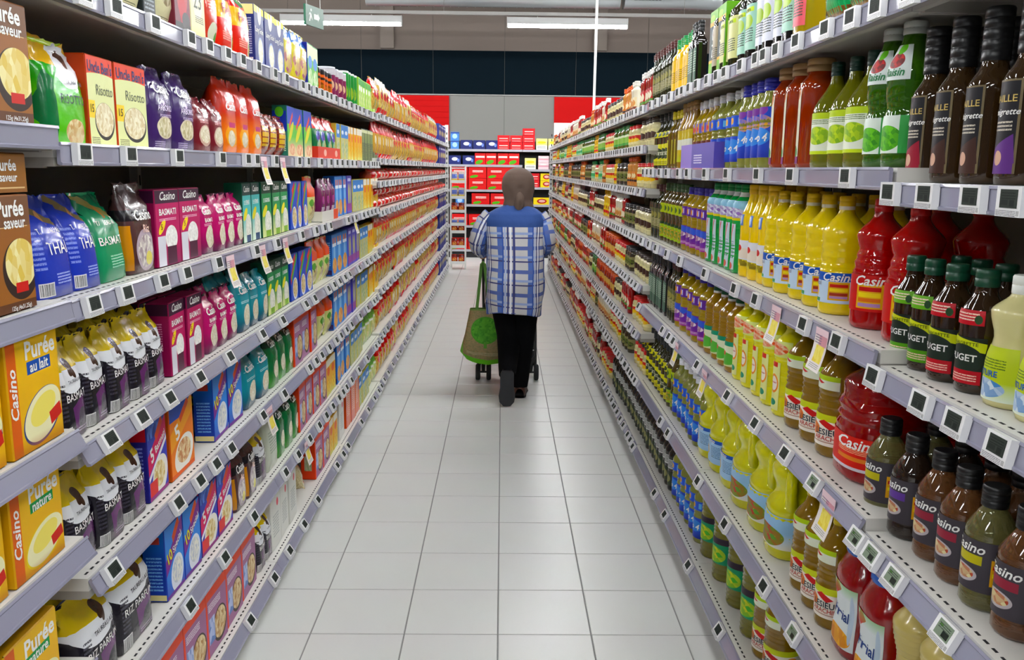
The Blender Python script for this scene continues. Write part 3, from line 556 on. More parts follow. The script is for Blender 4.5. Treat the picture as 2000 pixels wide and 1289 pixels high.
sack('plum_pouch', 'grain_pouch', .12, .05, .2, '#6a1d52', [('r', .5, .2, .3, .14, '#c8b0c0'), ('e', .5, .5, .22, .1, '#9a3a80')], [], 'plum coloured grain pouch', 'seal', seed=21)
sack('soup_pouch', 'soup_pouch', .132, .05, .215, '#d9cf5a', [('r', .5, .9, .5, .12, '#3f7ac8'), ('f', .5, .45, .46, .3, '#eee08a', '#b05a8a', 7), ('e', .6, .6, .22, .09, '#f4f0e0'), ('r', .5, .06, .5, .07, '#c8502a')], [], 'yellow soup pouch with vegetable picture', 'seal', seed=22)
sack('green_pasta_packet', 'pasta_packet', .135, .06, .205, '#b9cf8a', [('r', .5, .86, .5, .14, '#6aa84a'), ('f', .5, .4, .4, .26, '#e6dc9a', '#a8b858', 10), ('r', .5, .66, .5, .03, '#e8efe0')], [], 'pale green pasta packet', 'seal', seed=23)
sack('clear_grain_bag', 'grain_bag', .22, .11, .2, '#b9ae90', [('F', .5, .5, .6, .6, '#cfc2a0', '#a5966e', 60), ('e', .6, .7, .3, .2, '#d8d4c8')], [], 'clear bag of bulgur slumped on the bottom rice shelf', 'seal', seed=24, rough=.12)
sack('croutons_bag', 'croutons_bag', .14, .09, .2, '#2b9a5c', [('F', .5, .12, .6, .14, '#8a6a34', '#5a3c1c', 20), ('e', .5, .7, .3, .1, '#d84a4a'), ('s', 12, .3, '#38b06a', .2, .9)], [], 'green topped bag of croutons', 'seal', seed=25)
# ---- cans
tin('noodle_can', 'noodle_can', .046, .122, '#d8641c', [('r', .5, .9, .5, .12, '#181418'), ('f', .75, .35, .2, .2, '#e8a83a', '#7a3414', 12), ('f', .25, .35, .2, .2, '#e8a83a', '#7a3414', 12), ('r', .5, .62, .5, .05, '#2a1a14'), ('r', .5, .03, .5, .05, '#1a1414')], [], 'orange and black snack tub', lid='#2a2a2e')
tin('purple_can', 'snack_tub', .05, .165, '#7a1f4e', [('r', .5, .85, .5, .1, '#c8c4c8'), ('f', .75, .45, .2, .2, '#e6c8a0', '#a83a5a', 10), ('f', .25, .45, .2, .2, '#e6c8a0', '#a83a5a', 10), ('e', .75, .68, .1, .06, '#f0e8d0')], [], 'plum snack tub', lid='#c9ccd2')
tin('green_soup_can', 'snack_tub', .045, .19, '#2a8a3c', [('f', .75, .4, .2, .25, '#e8d85a', '#4aa03c', 8), ('e', .75, .75, .12, .08, '#e8efe0'), ('r', .5, .04, .5, .05, '#d8b83a')], [], 'green snack tub', lid='#c8ccc8')
# ---- pasta bay
sack('pasta_bag', 'pasta_bag', .15, .08, .235, '#c9a252', [('F', .5, .4, .6, .42, '#d8b868', '#a87a34', 26), ('r', .5, .88, .6, .2, '#c81a12'), ('e', .5, .56, .34, .12, '#c8281e'), ('e', .5, .3, .2, .12, '#8a9a3c')], [], 'clear pasta bag with red top', 'seal', seed=30, rough=.2)
sack('spaghetti_bag', 'spaghetti_bag', .13, .06, .25, '#cfa95a', [('s', 16, .4, '#b5893c', 0, .8), ('r', .5, .86, .6, .18, '#d0220f'), ('r', .5, .05, .6, .09, '#c8281e'), ('e', .5, .5, .3, .12, '#e8dfb0')], [], 'spaghetti bag with red ends', 'seal', seed=31, rough=.2)
sack('noodle_packet', 'noodle_packet', .2, .12, .085, '#c8604e', [('r', .28, .5, .22, .6, '#c4221c'), ('F', .76, .5, .2, .5, '#e0bf96', '#b0583c', 14), ('e', .5, .5, .14, .3, '#f0d8c0')], [], 'red flat noodle packet', 'seal', seed=32, rough=.2)
sack('bow_pasta_bag', 'pasta_bag', .17, .08, .26, '#d6b56a', [('F', .5, .45, .6, .46, '#e0c678', '#a8803c', 12), ('r', .5, .93, .6, .12, '#d8d0c0'), ('r', .5, .1, .6, .12, '#c4261c'), ('e', .5, .55, .3, .1, '#b8261c')], [], 'pasta bag with red lower band', 'seal', seed=33, rough=.2)
carton('spaghetti_box', 'spaghetti_box', .14, .05, .24, '#28307a', [('e', .5, .5, .3, .16, '#d8c878'), ('r', .5, .86, .4, .05, '#c8cce0')], [], 'dark blue spaghetti box')
# ---- oil bay bottles
def fl(n, c, trans=.35, rough=.06): return mat('fluid_' + n, c, rough=rough, trans=trans, coat=.4)
OLIVE, DARK, GOLD, AMBER, YEL, CLR, GREEN, RED = fl('olive', '#2c2c10', .2), fl('dark', '#15110d', .1), fl('gold', '#c4a634', .45), fl('amber', '#bd9030', .45), fl('yellow', '#e0c418', .2), fl('pale', '#b0b45c', .5), fl('grape', '#4f6a1c', .4), fl('red', '#a81012', .15)
def B(key, name, r, h, fluid, cap, labels, desc, prof=None, **kw):
    bottle(key, name, r, h, fluid, prof or shape(r, h), cap, labels, desc, **kw)
B('olive_oil_bottle', 'oil_bottle', .036, .275, OLIVE, ('cap', .0165, .87, '#4a1f1c', 2), [('label', .18, .56, 1.25, 0, '#5a5a3a', [('e', .5, .68, .28, .16, '#8f8a4a'), ('t', .5, .3, .36, .2, '#c8c090', 7)], [])], 'dark olive oil bottle', shape(.036, .275, .0135, .64, .80))
B('slim_oil_bottle', 'oil_bottle', .0265, .275, DARK, ('cap', .0145, .84, '#101214', 2), [('label', .08, .6, .75, 0, '#4c6a58', [('s', 3, .3, '#27382c', 0, 1), ('t', .5, .6, .4, .3, '#a8bca8', 9)], [])], 'slim square dark oil bottle', shape(.0265, .275, .012, .68, .80), sq=5)
B('yellow_oil_bottle', 'oil_bottle', .037, .26, fl('yellowtin', '#e6bb14', .05), ('cap', .019, .84, '#1f8a4a', 4), [('label', .12, .62, 1.4, 0, '#edc21a', [('e', .35, .8, .1, .06, '#5a4a18'), ('t', .5, .45, .36, .2, '#9a7a1c', 6)], [])], 'yellow oil bottle with green ribbed cap', shape(.037, .26, .016, .68, .80), sq=3.4)
carton('green_oil_tin', 'oil_tin', .11, .09, .26, '#7ab82c', [('r', .5, .55, .5, .27, '#16302a'), ('r', .5, .28, .5, .02, '#e0b42a'), ('r', .5, .82, .5, .03, '#e0b42a'), ('e', .3, .9, .3, .05, '#a8d84a'), ('e', .5, .12, .2, .06, '#5f9a24')], [('BIO', .008, .142, .072, '#e6ece6', dict(rot=PI/2, bold=0))], 'green organic olive oil tin with white letters', side='#5f9a22')
for k, c, fld, d in (('beige_label_bottle', '#a89a80', OLIVE, 'dark oil bottle with beige label'), ('cream_label_bottle', '#d8d89a', OLIVE, 'olive oil bottle with tall cream label'), ('mint_label_bottle', '#a8d4c0', DARK, 'black oil bottle with mint label'), ('grape_label_bottle', '#dfe2ee', DARK, 'black oil bottle with white olive branch label'), ('pink_label_bottle', '#d8606a', GOLD, 'oil bottle with pink flower label')):
    B(k, 'oil_bottle', .046 if k != 'beige_label_bottle' else .04, .31, fld, ('cap', .017, .88, '#16181a', 2), [('label', .16, .62, 1.05, 0, c, [('e', .5, .62, .32, .16, '#a9c84a' if k[0] in 'gm' else c), ('r', .5, .88, .36, .05, '#c8e03a' if k[0] in 'cm' else c), ('t', .5, .34, .36, .16, '#3c4438', 6)], [('extra', 0, .88, .016, '#1f2a1c')] if k[0] in 'cm' else [])], d, shape(.046 if k != 'beige_label_bottle' else .04, .31, .0145, .68, .82), sq=3.2)
B('yellow_label_bottle', 'oil_bottle', .04, .275, OLIVE, ('cap', .018, .85, '#14181a', 3), [('label', .06, .44, 1.5, 0, '#d6d22a', [('e', .5, .55, .36, .26, '#1d2a1c'), ('e', .5, .55, .3, .2, '#2c3a1a'), ('t', .5, .1, .4, .08, '#3a3a10', 3)], [('PUGET', 0, .55, .022, '#eef0d8', dict(bold=.015))]), ('neck_label', .56, .66, 1.0, 0, '#d8d42c', [('e', .5, .5, .3, .4, '#3a4a1a')], [])], 'dark olive oil bottle with yellow label', shape(.04, .275, .014, .60, .78))
B('yellow_strip_bottle', 'oil_bottle', .036, .265, fl('olivegold', '#7a6420', .4), ('cap', .017, .86, '#d8c61c', 2), [('label', .08, .5, .7, -.5, '#d8d22c', [('t', .5, .5, .36, .36, '#6a6a14', 10)], [])], 'olive gold bottle with yellow cap', shape(.036, .265, .014, .62, .8))
B('gold_label_bottle', 'oil_bottle', .034, .285, AMBER, ('cap', .017, .87, '#a8885c', 1), [('label', .1, .58, .9, 0, '#c8b03a', [('r', .5, .55, .5, .16, '#dfe2d0'), ('g', .3, 0, '#b8c42c'), ('e', .5, .82, .2, .1, '#d8c86a')], [])], 'amber nut oil bottle with gold label', shape(.034, .285, .014, .58, .82))
B('small_oil_bottle', 'oil_bottle', .04, .27, GOLD, ('cap', .018, .88, '#e4e4ea', 1), [('label', .52, .66, 1.4, 0, '#6a6ab8', [('s', 5, .4, '#d8a02c', 0, 1), ('e', .5, .4, .15, .3, '#c83a3a')], []), ('front_label', .14, .4, 1.2, 0, '#6b2c1c', [('e', .5, .5, .3, .3, '#a8542c')], [])], 'golden oil bottle with violet shoulder band', shape(.04, .27, .015, .68, .84, ribs=[(.42, .5, 2)]))
def isio(key, r, h, cap, capz, capr, desc, big=False):
    lb = [('label', .08 if not big else .12, .40 if not big else .68, 1.5, 0, '#2a4fc4', [('g', .35, .0, '#1d2f9a'), ('e', .5, .95, .3, .12, '#7a3a9a'), ('f', .5, .7, .44, .16, '#3c58d0', '#d8a03c', 12), ('e', .5, .42, .4, .18, '#3f86dc')] if big else [('g', .3, 0, '#1d2f9a'), ('e', .5, .6, .42, .3, '#3f86dc'), ('e', .3, .85, .1, .1, '#e0c83a')],
            [('isio 4', 0, .40 if big else .55, .034, W_, dict(bold=.02, shear=.2))])]
    if not big: lb.append(('neck_label', .52, .66, 1.45, 0, '#2a55c8', [('s', 4, .4, '#6ab0e0', .2, .8), ('e', .5, .5, .1, .3, '#e0a03c')], []))
    B(key, 'oil_bottle', r, h, CLR, ('cap', capr, capz, cap, 2), lb, desc, shape(r, h, capr*.9, .70, .85, ribs=[(.43, .51, 2)]))
isio('blue_label_bottle', .043, .27, '#e6e8f0', .89, .019, 'clear oil bottle with bright blue label')
isio('blue_cap_bottle', .0405, .27, '#2a2fa0', .86, .031, 'tall oil bottle with wide blue cap', True)
B('orange_oil_bottle', 'oil_bottle', .048, .285, fl('orange', '#a83c12', .35), ('cap', .034, .88, '#a98a62', 1), [('label', .04, .78, .42, -.25, '#e2ddc0', [('e', .5, .88, .4, .08, '#c8824a'), ('e', .5, .14, .4, .09, '#4a8a4a'), ('r', .5, .04, .5, .05, '#7a2a6a'), ('r', .5, .9, .2, .03, '#b8342c', .785)], [])], 'orange red oil bottle with narrow label', shape(.048, .285, .03, .76, .87))
B('grapeseed_bottle', 'oil_bottle', .05, .262, fl('grapeseed', '#7d7f1c', .4), ('cap', .0155, .87, '#14352c', 2), [('label', .13, .52, .98, .38, '#e9efdc', [('r', .5, .93, .5, .08, '#bcd42c'), ('f', .5, .45, .36, .22, '#c4dc3c', '#7fae2a', 10), ('r', .5, .03, .5, .05, '#c8dc3a'), ('e', .5, 1.0, .24, .1, '#bcd42c'), ('t', .5, .77, .3, .06, '#5f7a3a', 3)], [])], 'grapeseed oil bottle with lime and white label', shape(.05, .262, .0145, .54, .84))
B('raisin_bottle', 'oil_bottle', .048, .292, fl('raisin', '#3c6a1e', .35), ('cap', .024, .91, '#c6c9c4', 1), [('label', .10, .36, .95, .3, '#dfeadf', [('f', .45, .4, .4, .34, '#6fc23c', '#3c8a2a', 9), ('r', .9, .5, .12, .5, '#3c9a4a')], []), ('neck_label', .60, .84, .8, .3, '#dfe8e4', [('f', .5, .55, .3, .22, '#c83a3a', '#5a2a2a', 10), ('e', .6, .88, .2, .14, '#6fc23c', .5), ('g', .98, 1.1, '#5fae3a')], [('Raisin', 0, .22, .022, '#2f7a4a', CS)])], 'tall green grape oil bottle with white cap', shape(.048, .292, .0225, .66, .90, waist=(.42, .1, .05)))
B('vinaigrette_bottle', 'vinaigrette_bottle', .036, .292, fl('vinaigrette', '#46311a', .5), ('cap', .0215, .70, '#121214', 4), [('label', .06, .56, .85, -.05, '#141318', [('r', .5, .5, .5, .5, '#6f6248'), ('r', .5, .5, .44, .48, '#15141a'), ('r', .5, .16, .44, .16, '#8e1c30', .25), ('r', .5, .02, .44, .12, '#8e1c30'), ('e', .5, .17, .14, .08, '#c8a08a'), ('t', .5, .5, .34, .06, '#c8c0b0', 3)], [('MAILLE', 0, .80, .0155, '#c8b070', dict(bold=.01)), ('Vinaigrette', 0, .66, .0135, W_, dict(shear=.3))])], 'tall vinaigrette bottle with red based label', shape(.036, .292, .0195, .56, .69))
B('sesame_vinaigrette_bottle', 'vinaigrette_bottle', .036, .292, MATS['fluid_vinaigrette'], ('cap', .0215, .70, '#121214', 4), [('label', .06, .56, .85, -.05, '#141318', [('r', .5, .5, .5, .5, '#6f6248'), ('r', .5, .5, .44, .48, '#15141a'), ('r', .5, .16, .44, .16, '#3a2018', .25), ('r', .5, .02, .44, .12, '#3a2018'), ('e', .5, .17, .14, .08, '#c8a08a'), ('t', .5, .5, .34, .06, '#c8c0b0', 3)], [('MAILLE', 0, .80, .0155, '#c8b070', dict(bold=.01)), ('Vinaigrette', 0, .66, .0135, W_, dict(shear=.3))])], 'tall vinaigrette bottle with brown based label', shape(.036, .292, .0195, .56, .69))
B('plum_vinaigrette_bottle', 'vinaigrette_bottle', .036, .292, MATS['fluid_vinaigrette'], ('cap', .0215, .70, '#121214', 4), [('label', .06, .56, .85, -.05, '#141318', [('r', .5, .5, .5, .5, '#6f6248'), ('r', .5, .5, .44, .48, '#15141a'), ('r', .5, .16, .44, .16, '#5a2f78', .25), ('r', .5, .02, .44, .12, '#5a2f78'), ('e', .5, .17, .14, .08, '#c8a08a'), ('t', .5, .5, .34, .06, '#c8c0b0', 3)], [('MAILLE', 0, .80, .0155, '#c8b070', dict(bold=.01)), ('Vinaigrette', 0, .66, .0135, W_, dict(shear=.3))])], 'tall vinaigrette bottle with purple based label', shape(.036, .292, .0195, .56, .69))
B('salad_oil_bottle', 'oil_bottle', .044, .285, fl('salad', '#5a4a1a', .4), ('cap', .02, .87, '#3a5a34', 2), [('label', .08, .34, 1.4, 0, '#9ab83a', [('f', .5, .4, .4, .3, '#d8a040', '#4f8a34', 10), ('r', .5, .92, .5, .08, '#1f3a1a')], []), ('neck_label', .50, .66, .9, 0, '#b0c03a', [('e', .5, .5, .26, .3, '#3a5a1a')], [])], 'brown salad oil bottle with green label', shape(.044, .285, .018, .68, .84, waist=(.42, .08, .05)))
B('purple_oil_bottle', 'oil_bottle', .045, .275, GOLD, ('cap', .0185, .89, '#3a2f9a', 1), [('label', .10, .40, 1.5, 0, '#6a2a94', [('e', .5, .8, .34, .2, '#3a5ac8'), ('e', .45, .55, .3, .14, '#e8d8e0'), ('g', .3, 0, '#a03a8a'), ('t', .5, .12, .34, .06, '#e0c0e0', 3)], [('Oil', 0, .55, .03, '#8a2a7a', CS)]), ('neck_label', .56, .70, 1.4, 0, '#5a2a8a', [('s', 5, .3, '#c8c8e8', .2, .8), ('e', .5, .5, .1, .3, '#e0903c')], [])], 'golden oil bottle with purple label', shape(.045, .275, .017, .72, .86, ribs=[(.43, .54, 3)]))
B('green_oil_bottle', 'oil_bottle', .043, .30, fl('fleur', '#1fa04a', .1), ('cap', .021, .92, '#178a48', 1), [('neck_label', .60, .82, 1.5, 0, '#8fc0d8', [('f', .5, .35, .44, .3, '#e4e8f0', '#8a6ab0', 8), ('r', .5, .06, .5, .07, '#d8cf4a')], []), ('label', .04, .56, .5, .0, '#c8d8e0', [('r', .5, .78, .3, .05, '#c8342c', .785), ('t', .5, .45, .3, .2, '#8a98b0', 8), ('e', .5, .08, .3, .08, '#c85a4a')], []), ('collar', .865, .915, 3.1, 0, '#dfe8e4', [], [])], 'green ribbed oil bottle with blue shoulder label', shape(.043, .30, .02, .78, .9, ribs=[(.2, .55, 9)]))
B('yellow_oil_jug', 'oil_bottle', .048, .302, fl('cosoleil', '#f2d01a', .04), ('cap', .025, .90, '#e0b818', 1), [('label', .12, .40, 1.5, 0, '#dfe2ea', [('r', .5, .5, .4, .2, '#e8ded0'), ('e', .25, .7, .1, .12, '#c8302c'), ('e', .5, .7, .1, .12, '#c8302c'), ('f', .5, .12, .5, .14, '#e0cf3a', '#5a4a1c', 8)], []), ('side_emblem', .56, .68, .35, 0, '#5a7ac0', [('e', .5, .5, .3, .4, '#c8d4ee')], [])], 'opaque yellow oil bottle with pale label', shape(.048, .302, .0235, .62, .88))
B('sunflower_bottle', 'oil_bottle', .049, .288, fl('sunflower', '#f0d61e', .12), ('cap', .0175, .915, '#e0bb1c', 1), [('label', .10, .36, 2.4, .55, '#c8dcf0', [('r', .5, .86, .5, .14, '#2456b0'), ('e', .30, .36, .085, .26, '#edb81e'), ('e', .30, .36, .04, .12, '#3a2210'), ('r', .3, .08, .12, .06, '#4f9a5c'), ('r', .62, .40, .10, .30, '#d8a82a'), ('r', .62, .58, .085, .05, '#c02c24'), ('r', .62, .44, .085, .05, '#f0dc3a'), ('r', .62, .30, .085, .05, '#a03a2a'), ('r', .62, .2, .085, .04, '#b08ac0'), ('t', .82, .36, .08, .3, '#5a6a80', 9)], [('Casino', .22, .86, .028, W_, CS), ('tournesol', -.40, .64, .016, '#8a8a94')]), ('collar', .885, .915, 3.1, 0, '#ece6d0', [], [])], 'yellow sunflower oil bottle with blue label', shape(.049, .288, .0165, .70, .88, ribs=[(.40, .66, 3)]))
B('red_oil_bottle', 'oil_bottle', .052, .288, RED, ('cap', .0185, .90, '#b01414', 1), [('label', .14, .42, 2.2, .45, '#c4281a', [('g', .4, 1, '#b51c16'), ('r', .60, .42, .12, .34, '#e0b030'), ('r', .6, .62, .10, .06, '#b81c1c'), ('r', .6, .46, .10, .06, '#f0dc3a'), ('r', .6, .32, .10, .05, '#d8742a'), ('r', .6, .18, .10, .05, '#b08ac0'), ('t', .82, .4, .08, .3, '#f09a5a', 8), ('e', .2, .4, .12, .3, '#e0742a')], [('Casino', .26, .85, .030, W_, CS)])], 'red frying oil bottle with orange label', shape(.052, .288, .018, .72, .88, ribs=[(.44, .64, 3)], waist=(.62, .14, .10)))
B('red_oil_jug', 'oil_jug', .078, .30, fl('redjug', '#8e0f12', .12), ('cap', .024, .93, '#b01414', 1), [('label', .10, .36, 2.4, .2, '#d0301c', [('r', .5, .03, .5, .06, '#d8d0d8'), ('f', .22, .5, .12, .4, '#e8a02a', '#c83a1c', 10), ('r', .62, .34, .16, .06, '#d8803a'), ('t', .62, .6, .16, .1, '#f0b08a', 4)], [('Casino', .16, .80, .036, W_, CS), ('4L', -.42, .2, .03, W_)])], 'big red four litre frying oil jug', shape(.078, .30, .022, .72, .92, ribs=[(.40, .66, 3)], waist=(.68, .12, .08)), sq=2.6, seg=24)
B('dressing_bottle', 'dressing_bottle', .0345, .214, fl('dressing', '#33200f', .35), ('cap', .0185, .86, '#12402c', 1), [('label', .08, .46, 1.1, .25, '#16201a', [('r', .5, .86, .5, .1, '#cfd82a', -.15), ('e', .5, .52, .46, .32, '#1d2a20'), ('r', .5, .14, .44, .15, '#b3202a'), ('t', .5, .12, .36, .08, '#f0c8b8', 3)], [('PUGET', 0, .56, .0165, W_, dict(bold=.02)), ('VINAIGRETTE', 0, .86, .0085, '#3a4a10')]), ('neck_label', .56, .68, .85, .3, '#b8222c', [('t', .5, .5, .36, .3, '#f4d8c8', 3), ('e', .85, .4, .1, .3, '#2a4a2a')], [])], 'brown dressing bottle with green cap', shape(.0345, .214, .0165, .64, .84))
DRESS = MATS['fluid_dressing']
B('green_dressing_bottle', 'dressing_bottle', .0345, .214, DRESS, ('cap', .0185, .86, '#12402c', 1), [('label', .08, .46, 1.1, .25, '#16201a', [('r', .5, .86, .5, .1, '#cfd82a', -.15), ('e', .5, .52, .46, .32, '#1d2a20'), ('r', .5, .14, .44, .15, '#5a9a2c'), ('t', .5, .12, .36, .08, '#f0c8b8', 3)], [('PUGET', 0, .56, .0165, W_, dict(bold=.02)), ('VINAIGRETTE', 0, .86, .0085, '#3a4a10')]), ('neck_label', .56, .68, .85, .3, '#6fae3a', [('t', .5, .5, .36, .3, '#f4d8c8', 3), ('e', .85, .4, .1, .3, '#2a4a2a')], [])], 'brown dressing bottle with green round label', shape(.0345, .214, .0165, .64, .84))
B('cream_dressing_bottle', 'dressing_bottle', .042, .215, fl('creamsauce', '#d6cf9a', .03, .25), ('cap', .0175, .86, '#e2e4de', 1), [('label', .05, .46, 1.3, -.2, '#bfcf4a', [('g', .35, .0, '#dfe8d8'), ('f', .5, .22, .36, .18, '#d8e4ec', '#4f86c0', 8), ('t', .5, .7, .34, .1, '#5f7a2a', 4)], [('NATURE', 0, .5, .014, '#2a5aa8', dict(bold=.02))])], 'cream dressing bottle with lime label', shape(.042, .215, .0165, .72, .86, waist=(.52, .2, .12)))
B('amber_oil_bottle', 'oil_bottle', .045, .275, AMBER, ('cap', .0185, .89, '#155a3c', 1), [('label', .08, .40, 1.5, 0, '#d8dfc0', [('r', .5, .92, .5, .1, '#2a8a6a'), ('e', .5, .3, .42, .26, '#5fb04a'), ('r', .35, .52, .2, .08, '#c84a3c'), ('g', .1, -.1, '#c8c23a')], []), ('collar', .86, .89, 3.1, 0, '#e4e4de', [], [])], 'amber oil bottle with green label', shape(.045, .275, .0175, .70, .86, ribs=[(.42, .66, 7)]))
B('heart_oil_bottle', 'oil_bottle', .047, .282, fl('heart', '#e4de3c', .08), ('cap', .021, .91, '#dcc022', 1), [('label', .06, .56, .5, .05, '#dfe09a', [('e', .5, .55, .42, .2, '#e08a3a'), ('e', .5, .55, .32, .15, '#f0e8dc'), ('e', .5, .16, .3, .07, '#2f8a6a'), ('r', .5, .95, .3, .05, '#c8342c')], [('100%', 0, .55, .014, '#b8342c', dict(bold=.02))]), ('neck_label', .62, .78, 1.1, .1, '#d8e08a', [('f', .5, .5, .4, .4, '#e8d0b0', '#d8582c', 7)], [])], 'pale yellow oil bottle with oval label', shape(.047, .282, .0195, .74, .89, ribs=[(.18, .6, 10)]))
B('peanut_oil_bottle', 'oil_bottle', .05, .285, fl('peanut', '#a5802c', .42), ('cap', .019, .92, '#c8b040', 1), [('label', .10, .38, 1.7, .74, '#eee8dc', [('r', .5, .9, .5, .12, '#c8d24a'), ('r', .47, .68, .075, .14, '#c02a2a', .785), ('e', .2, .5, .16, .2, '#d8783c'), ('e', .82, .55, .1, .2, '#e09a4a'), ('r', .47, .12, .3, .02, '#b89a8a')], [('LESIEUR', 0, .44, .0215, '#2f3a42', dict(bold=.02)), ('ARACHIDE', .02, .25, .0165, '#b03a2c')]), ('neck_label', .60, .72, 1.2, -.1, '#dfe4cf', [('r', .5, .85, .5, .2, '#b4cf3a'), ('r', .5, .55, .07, .2, '#c02a2a', .785)], [])], 'brown peanut oil bottle with white label', shape(.05, .285, .018, .70, .9, ribs=[(.40, .57, 4)]))
JUGP = [(.045, 0), (.058, .001), (.062, .01), (.062, .06), (.0605, .064), (.062, .068), (.062, .125), (.059, .131), (.062, .137), (.060, .15), (.054, .165), (.046, .178), (.042, .195), (.044, .212), (.051, .232), (.0535, .25), (.050, .266), (.038, .284), (.024, .296), (.018, .302), (.018, .315)]
B('handle_oil_jug', 'oil_jug', .062, .325, fl('jug', '#dfdc3a', .15), ('cap', .019, .93, '#dcc022', 1), [('label', .10, .38, 1.5, 0, '#a8cbe8', [('r', .5, .93, .5, .08, '#2a58b0'), ('e', .35, .45, .13, .26, '#e8b422'), ('e', .35, .45, .06, .12, '#3a2410'), ('t', .7, .5, .16, .25, '#5a7aa8', 8)], [('Casino', 0, .93, .02, W_, CS)])], 'yellow oil jug with sunflower label', JUGP, handle=True, sq=2.6)
B('salad_oil_jug', 'oil_jug', .062, .325, fl('jug', '#dfdc3a', .15), ('cap', .019, .93, '#dcc022', 1), [('label', .10, .40, 1.5, 0, '#9cc4e4', [('g', .5, 0, '#e8e4d0'), ('f', .55, .34, .3, .3, '#b8362a', '#5f9a3a', 9), ('r', .2, .82, .09, .1, '#c02a2a', .785), ('t', .3, .3, .15, .15, '#4a7a6a', 5)], [])], 'yellow oil jug with vegetable label', JUGP, handle=True, sq=2.6)
B('ketchup_oil_bottle', 'oil_jug', .062, .30, fl('frial', '#8a1018', .08, .16), ('cap', .05, .82, '#2a58a8', 2), [('label', .08, .58, .85, .1, '#d8dfe0', [('r', .35, .88, .12, .08, '#c02a2a', .785), ('g', .8, 1.1, '#6fae4a'), ('f', .5, .14, .4, .14, '#e8b048', '#c87a2a', 8), ('e', .85, .5, .08, .4, '#b8c8d8')], [('Frial', 0, .50, .034, '#27407c', dict(bold=.02))]), ('cap_label', .83, .97, .8, .1, '#4a90c8', [('e', .4, .5, .3, .4, '#7fb85a')], [])], 'red frying oil jug with blue cap', shape(.062, .30, .044, .62, .82, waist=(.36, .12, .12)), sq=3)
B('ribbed_cream_bottle', 'dressing_bottle', .05, .28, fl('creamrib', '#bfae6c', .05, .3), ('cap', .03, .93, '#b8a868', 1), [('label', .04, .2, 1.4, 0, '#8fb0d0', [('t', .5, .5, .36, .3, '#e8ecf0', 4)], [])], 'beige ribbed dressing bottle', shape(.05, .28, .026, .80, .94, ribs=[(.24, .78, 14)], waist=(.52, .26, .16)))
for fk, band, dsc, flc in (('flask_bottle', '#8a2a3a', 'squat vinegar flask with red label band', '#8a5c3a'), ('olive_flask_bottle', '#b8b03a', 'squat vinegar flask with lime label band', '#8f8a58'), ('violet_flask_bottle', '#5a3a8a', 'squat vinegar flask with violet label band', '#3a2a20')):
    B(fk, 'vinegar_flask', .0395, .212, fl(fk, flc, .6), ('cap', .0205, .83, '#111113', 2), [('label', .16, .58, 1.7, .35, '#3f3a40', [('r', .42, .62, .22, .09, band), ('e', .40, .30, .2, .16, '#b8b0b4'), ('f', .40, .31, .16, .12, '#d8cfa0', '#a84a34', 10), ('r', .84, .42, .10, .26, '#e0a82c'), ('r', .84, .54, .08, .04, '#b82420'), ('r', .84, .38, .08, .04, '#f0e03a')], [('Casino', -.16, .84, .023, W_, CS)])], dsc, [(.024, 0), (.036, .001), (.0395, .008), (.0395, .03), (.0388, .032), (.0395, .034)] + [(.0395, .034 + .011*k) for k in range(1, 9)] + [(.0385, .129), (.0395, .133), (.036, .142), (.029, .155), (.022, .167), (.0185, .172), (.0185, .2)])
B('balsamic_bottle', 'vinegar_bottle', .036, .275, DARK, ('cap', .0165, .83, '#0f1012', 2), [('label', .40, .56, 1.3, 0, '#c9ccc8', [('t', .5, .5, .36, .4, '#3a3a3c', 5)], []), ('front_label', .1, .34, 1.1, 0, '#2f3a28', [('e', .5, .5, .3, .3, '#8a8a5a')], [])], 'dark vinegar bottle with white shoulder label', shape(.036, .275, .0145, .62, .8))
B('colza_oil_bottle', 'oil_bottle', .05, .31, fl('colza', '#8d8620', .45), ('cap', .019, .92, '#2a6a44', 1), [('label', .22, .54, 1.5, 0, '#1f8f62', [('r', .5, .88, .5, .12, '#2c1f2c'), ('f', .6, .34, .3, .3, '#d8d84a', '#4fae3c', 8), ('r', .3, .45, .12, .14, '#dfe8e0')], [])], 'rapeseed oil bottle with green label', shape(.05, .31, .018, .72, .9, ribs=[(.05, .2, 3), (.56, .7, 3)]))
# ---- sauces (beyond the oils)
def jar(key, name, r, h, c, lidc, layers, desc, fl_=.05, label='#e6dfc0'):
    B(key, name, r, h, fl('jar' + key, c, fl_, .12), ('lid', r*.92, .84, lidc, 1), [('label', .18, .62, 1.7, 0, label, layers, [])], desc, shape(r, h, r*.86, .74, .84))
jar('mayonnaise_jar', 'mayonnaise_jar', .045, .135, '#d8cf9c', '#c8281c', [('r', .5, .6, .4, .25, '#c2301f'), ('e', .5, .4, .3, .2, '#e8c03c')], 'mayonnaise jar with red lid', label='#e2d8a0')
jar('dark_lid_jar', 'mayonnaise_jar', .047, .14, '#d4cda0', '#2c2018', [('e', .5, .5, .34, .3, '#3c2318'), ('t', .5, .16, .3, .1, '#6a5a3c', 3)], 'cream sauce jar with dark lid', label='#d8d09c')
jar('gherkin_jar', 'gherkin_jar', .04, .15, '#4f6a28', '#2f7a3c', [('e', .5, .5, .4, .3, '#8fbf5a'), ('r', .5, .86, .5, .1, '#dfe6c8')], 'green gherkin jar', .3, label='#4f9a4c')
jar('olive_jar', 'olive_jar', .04, .14, '#3c3320', '#1c1c1e', [('f', .5, .5, .4, .3, '#6a7a34', '#2f2a1c', 8)], 'dark olive jar with black lid', .2, label='#8a8458')
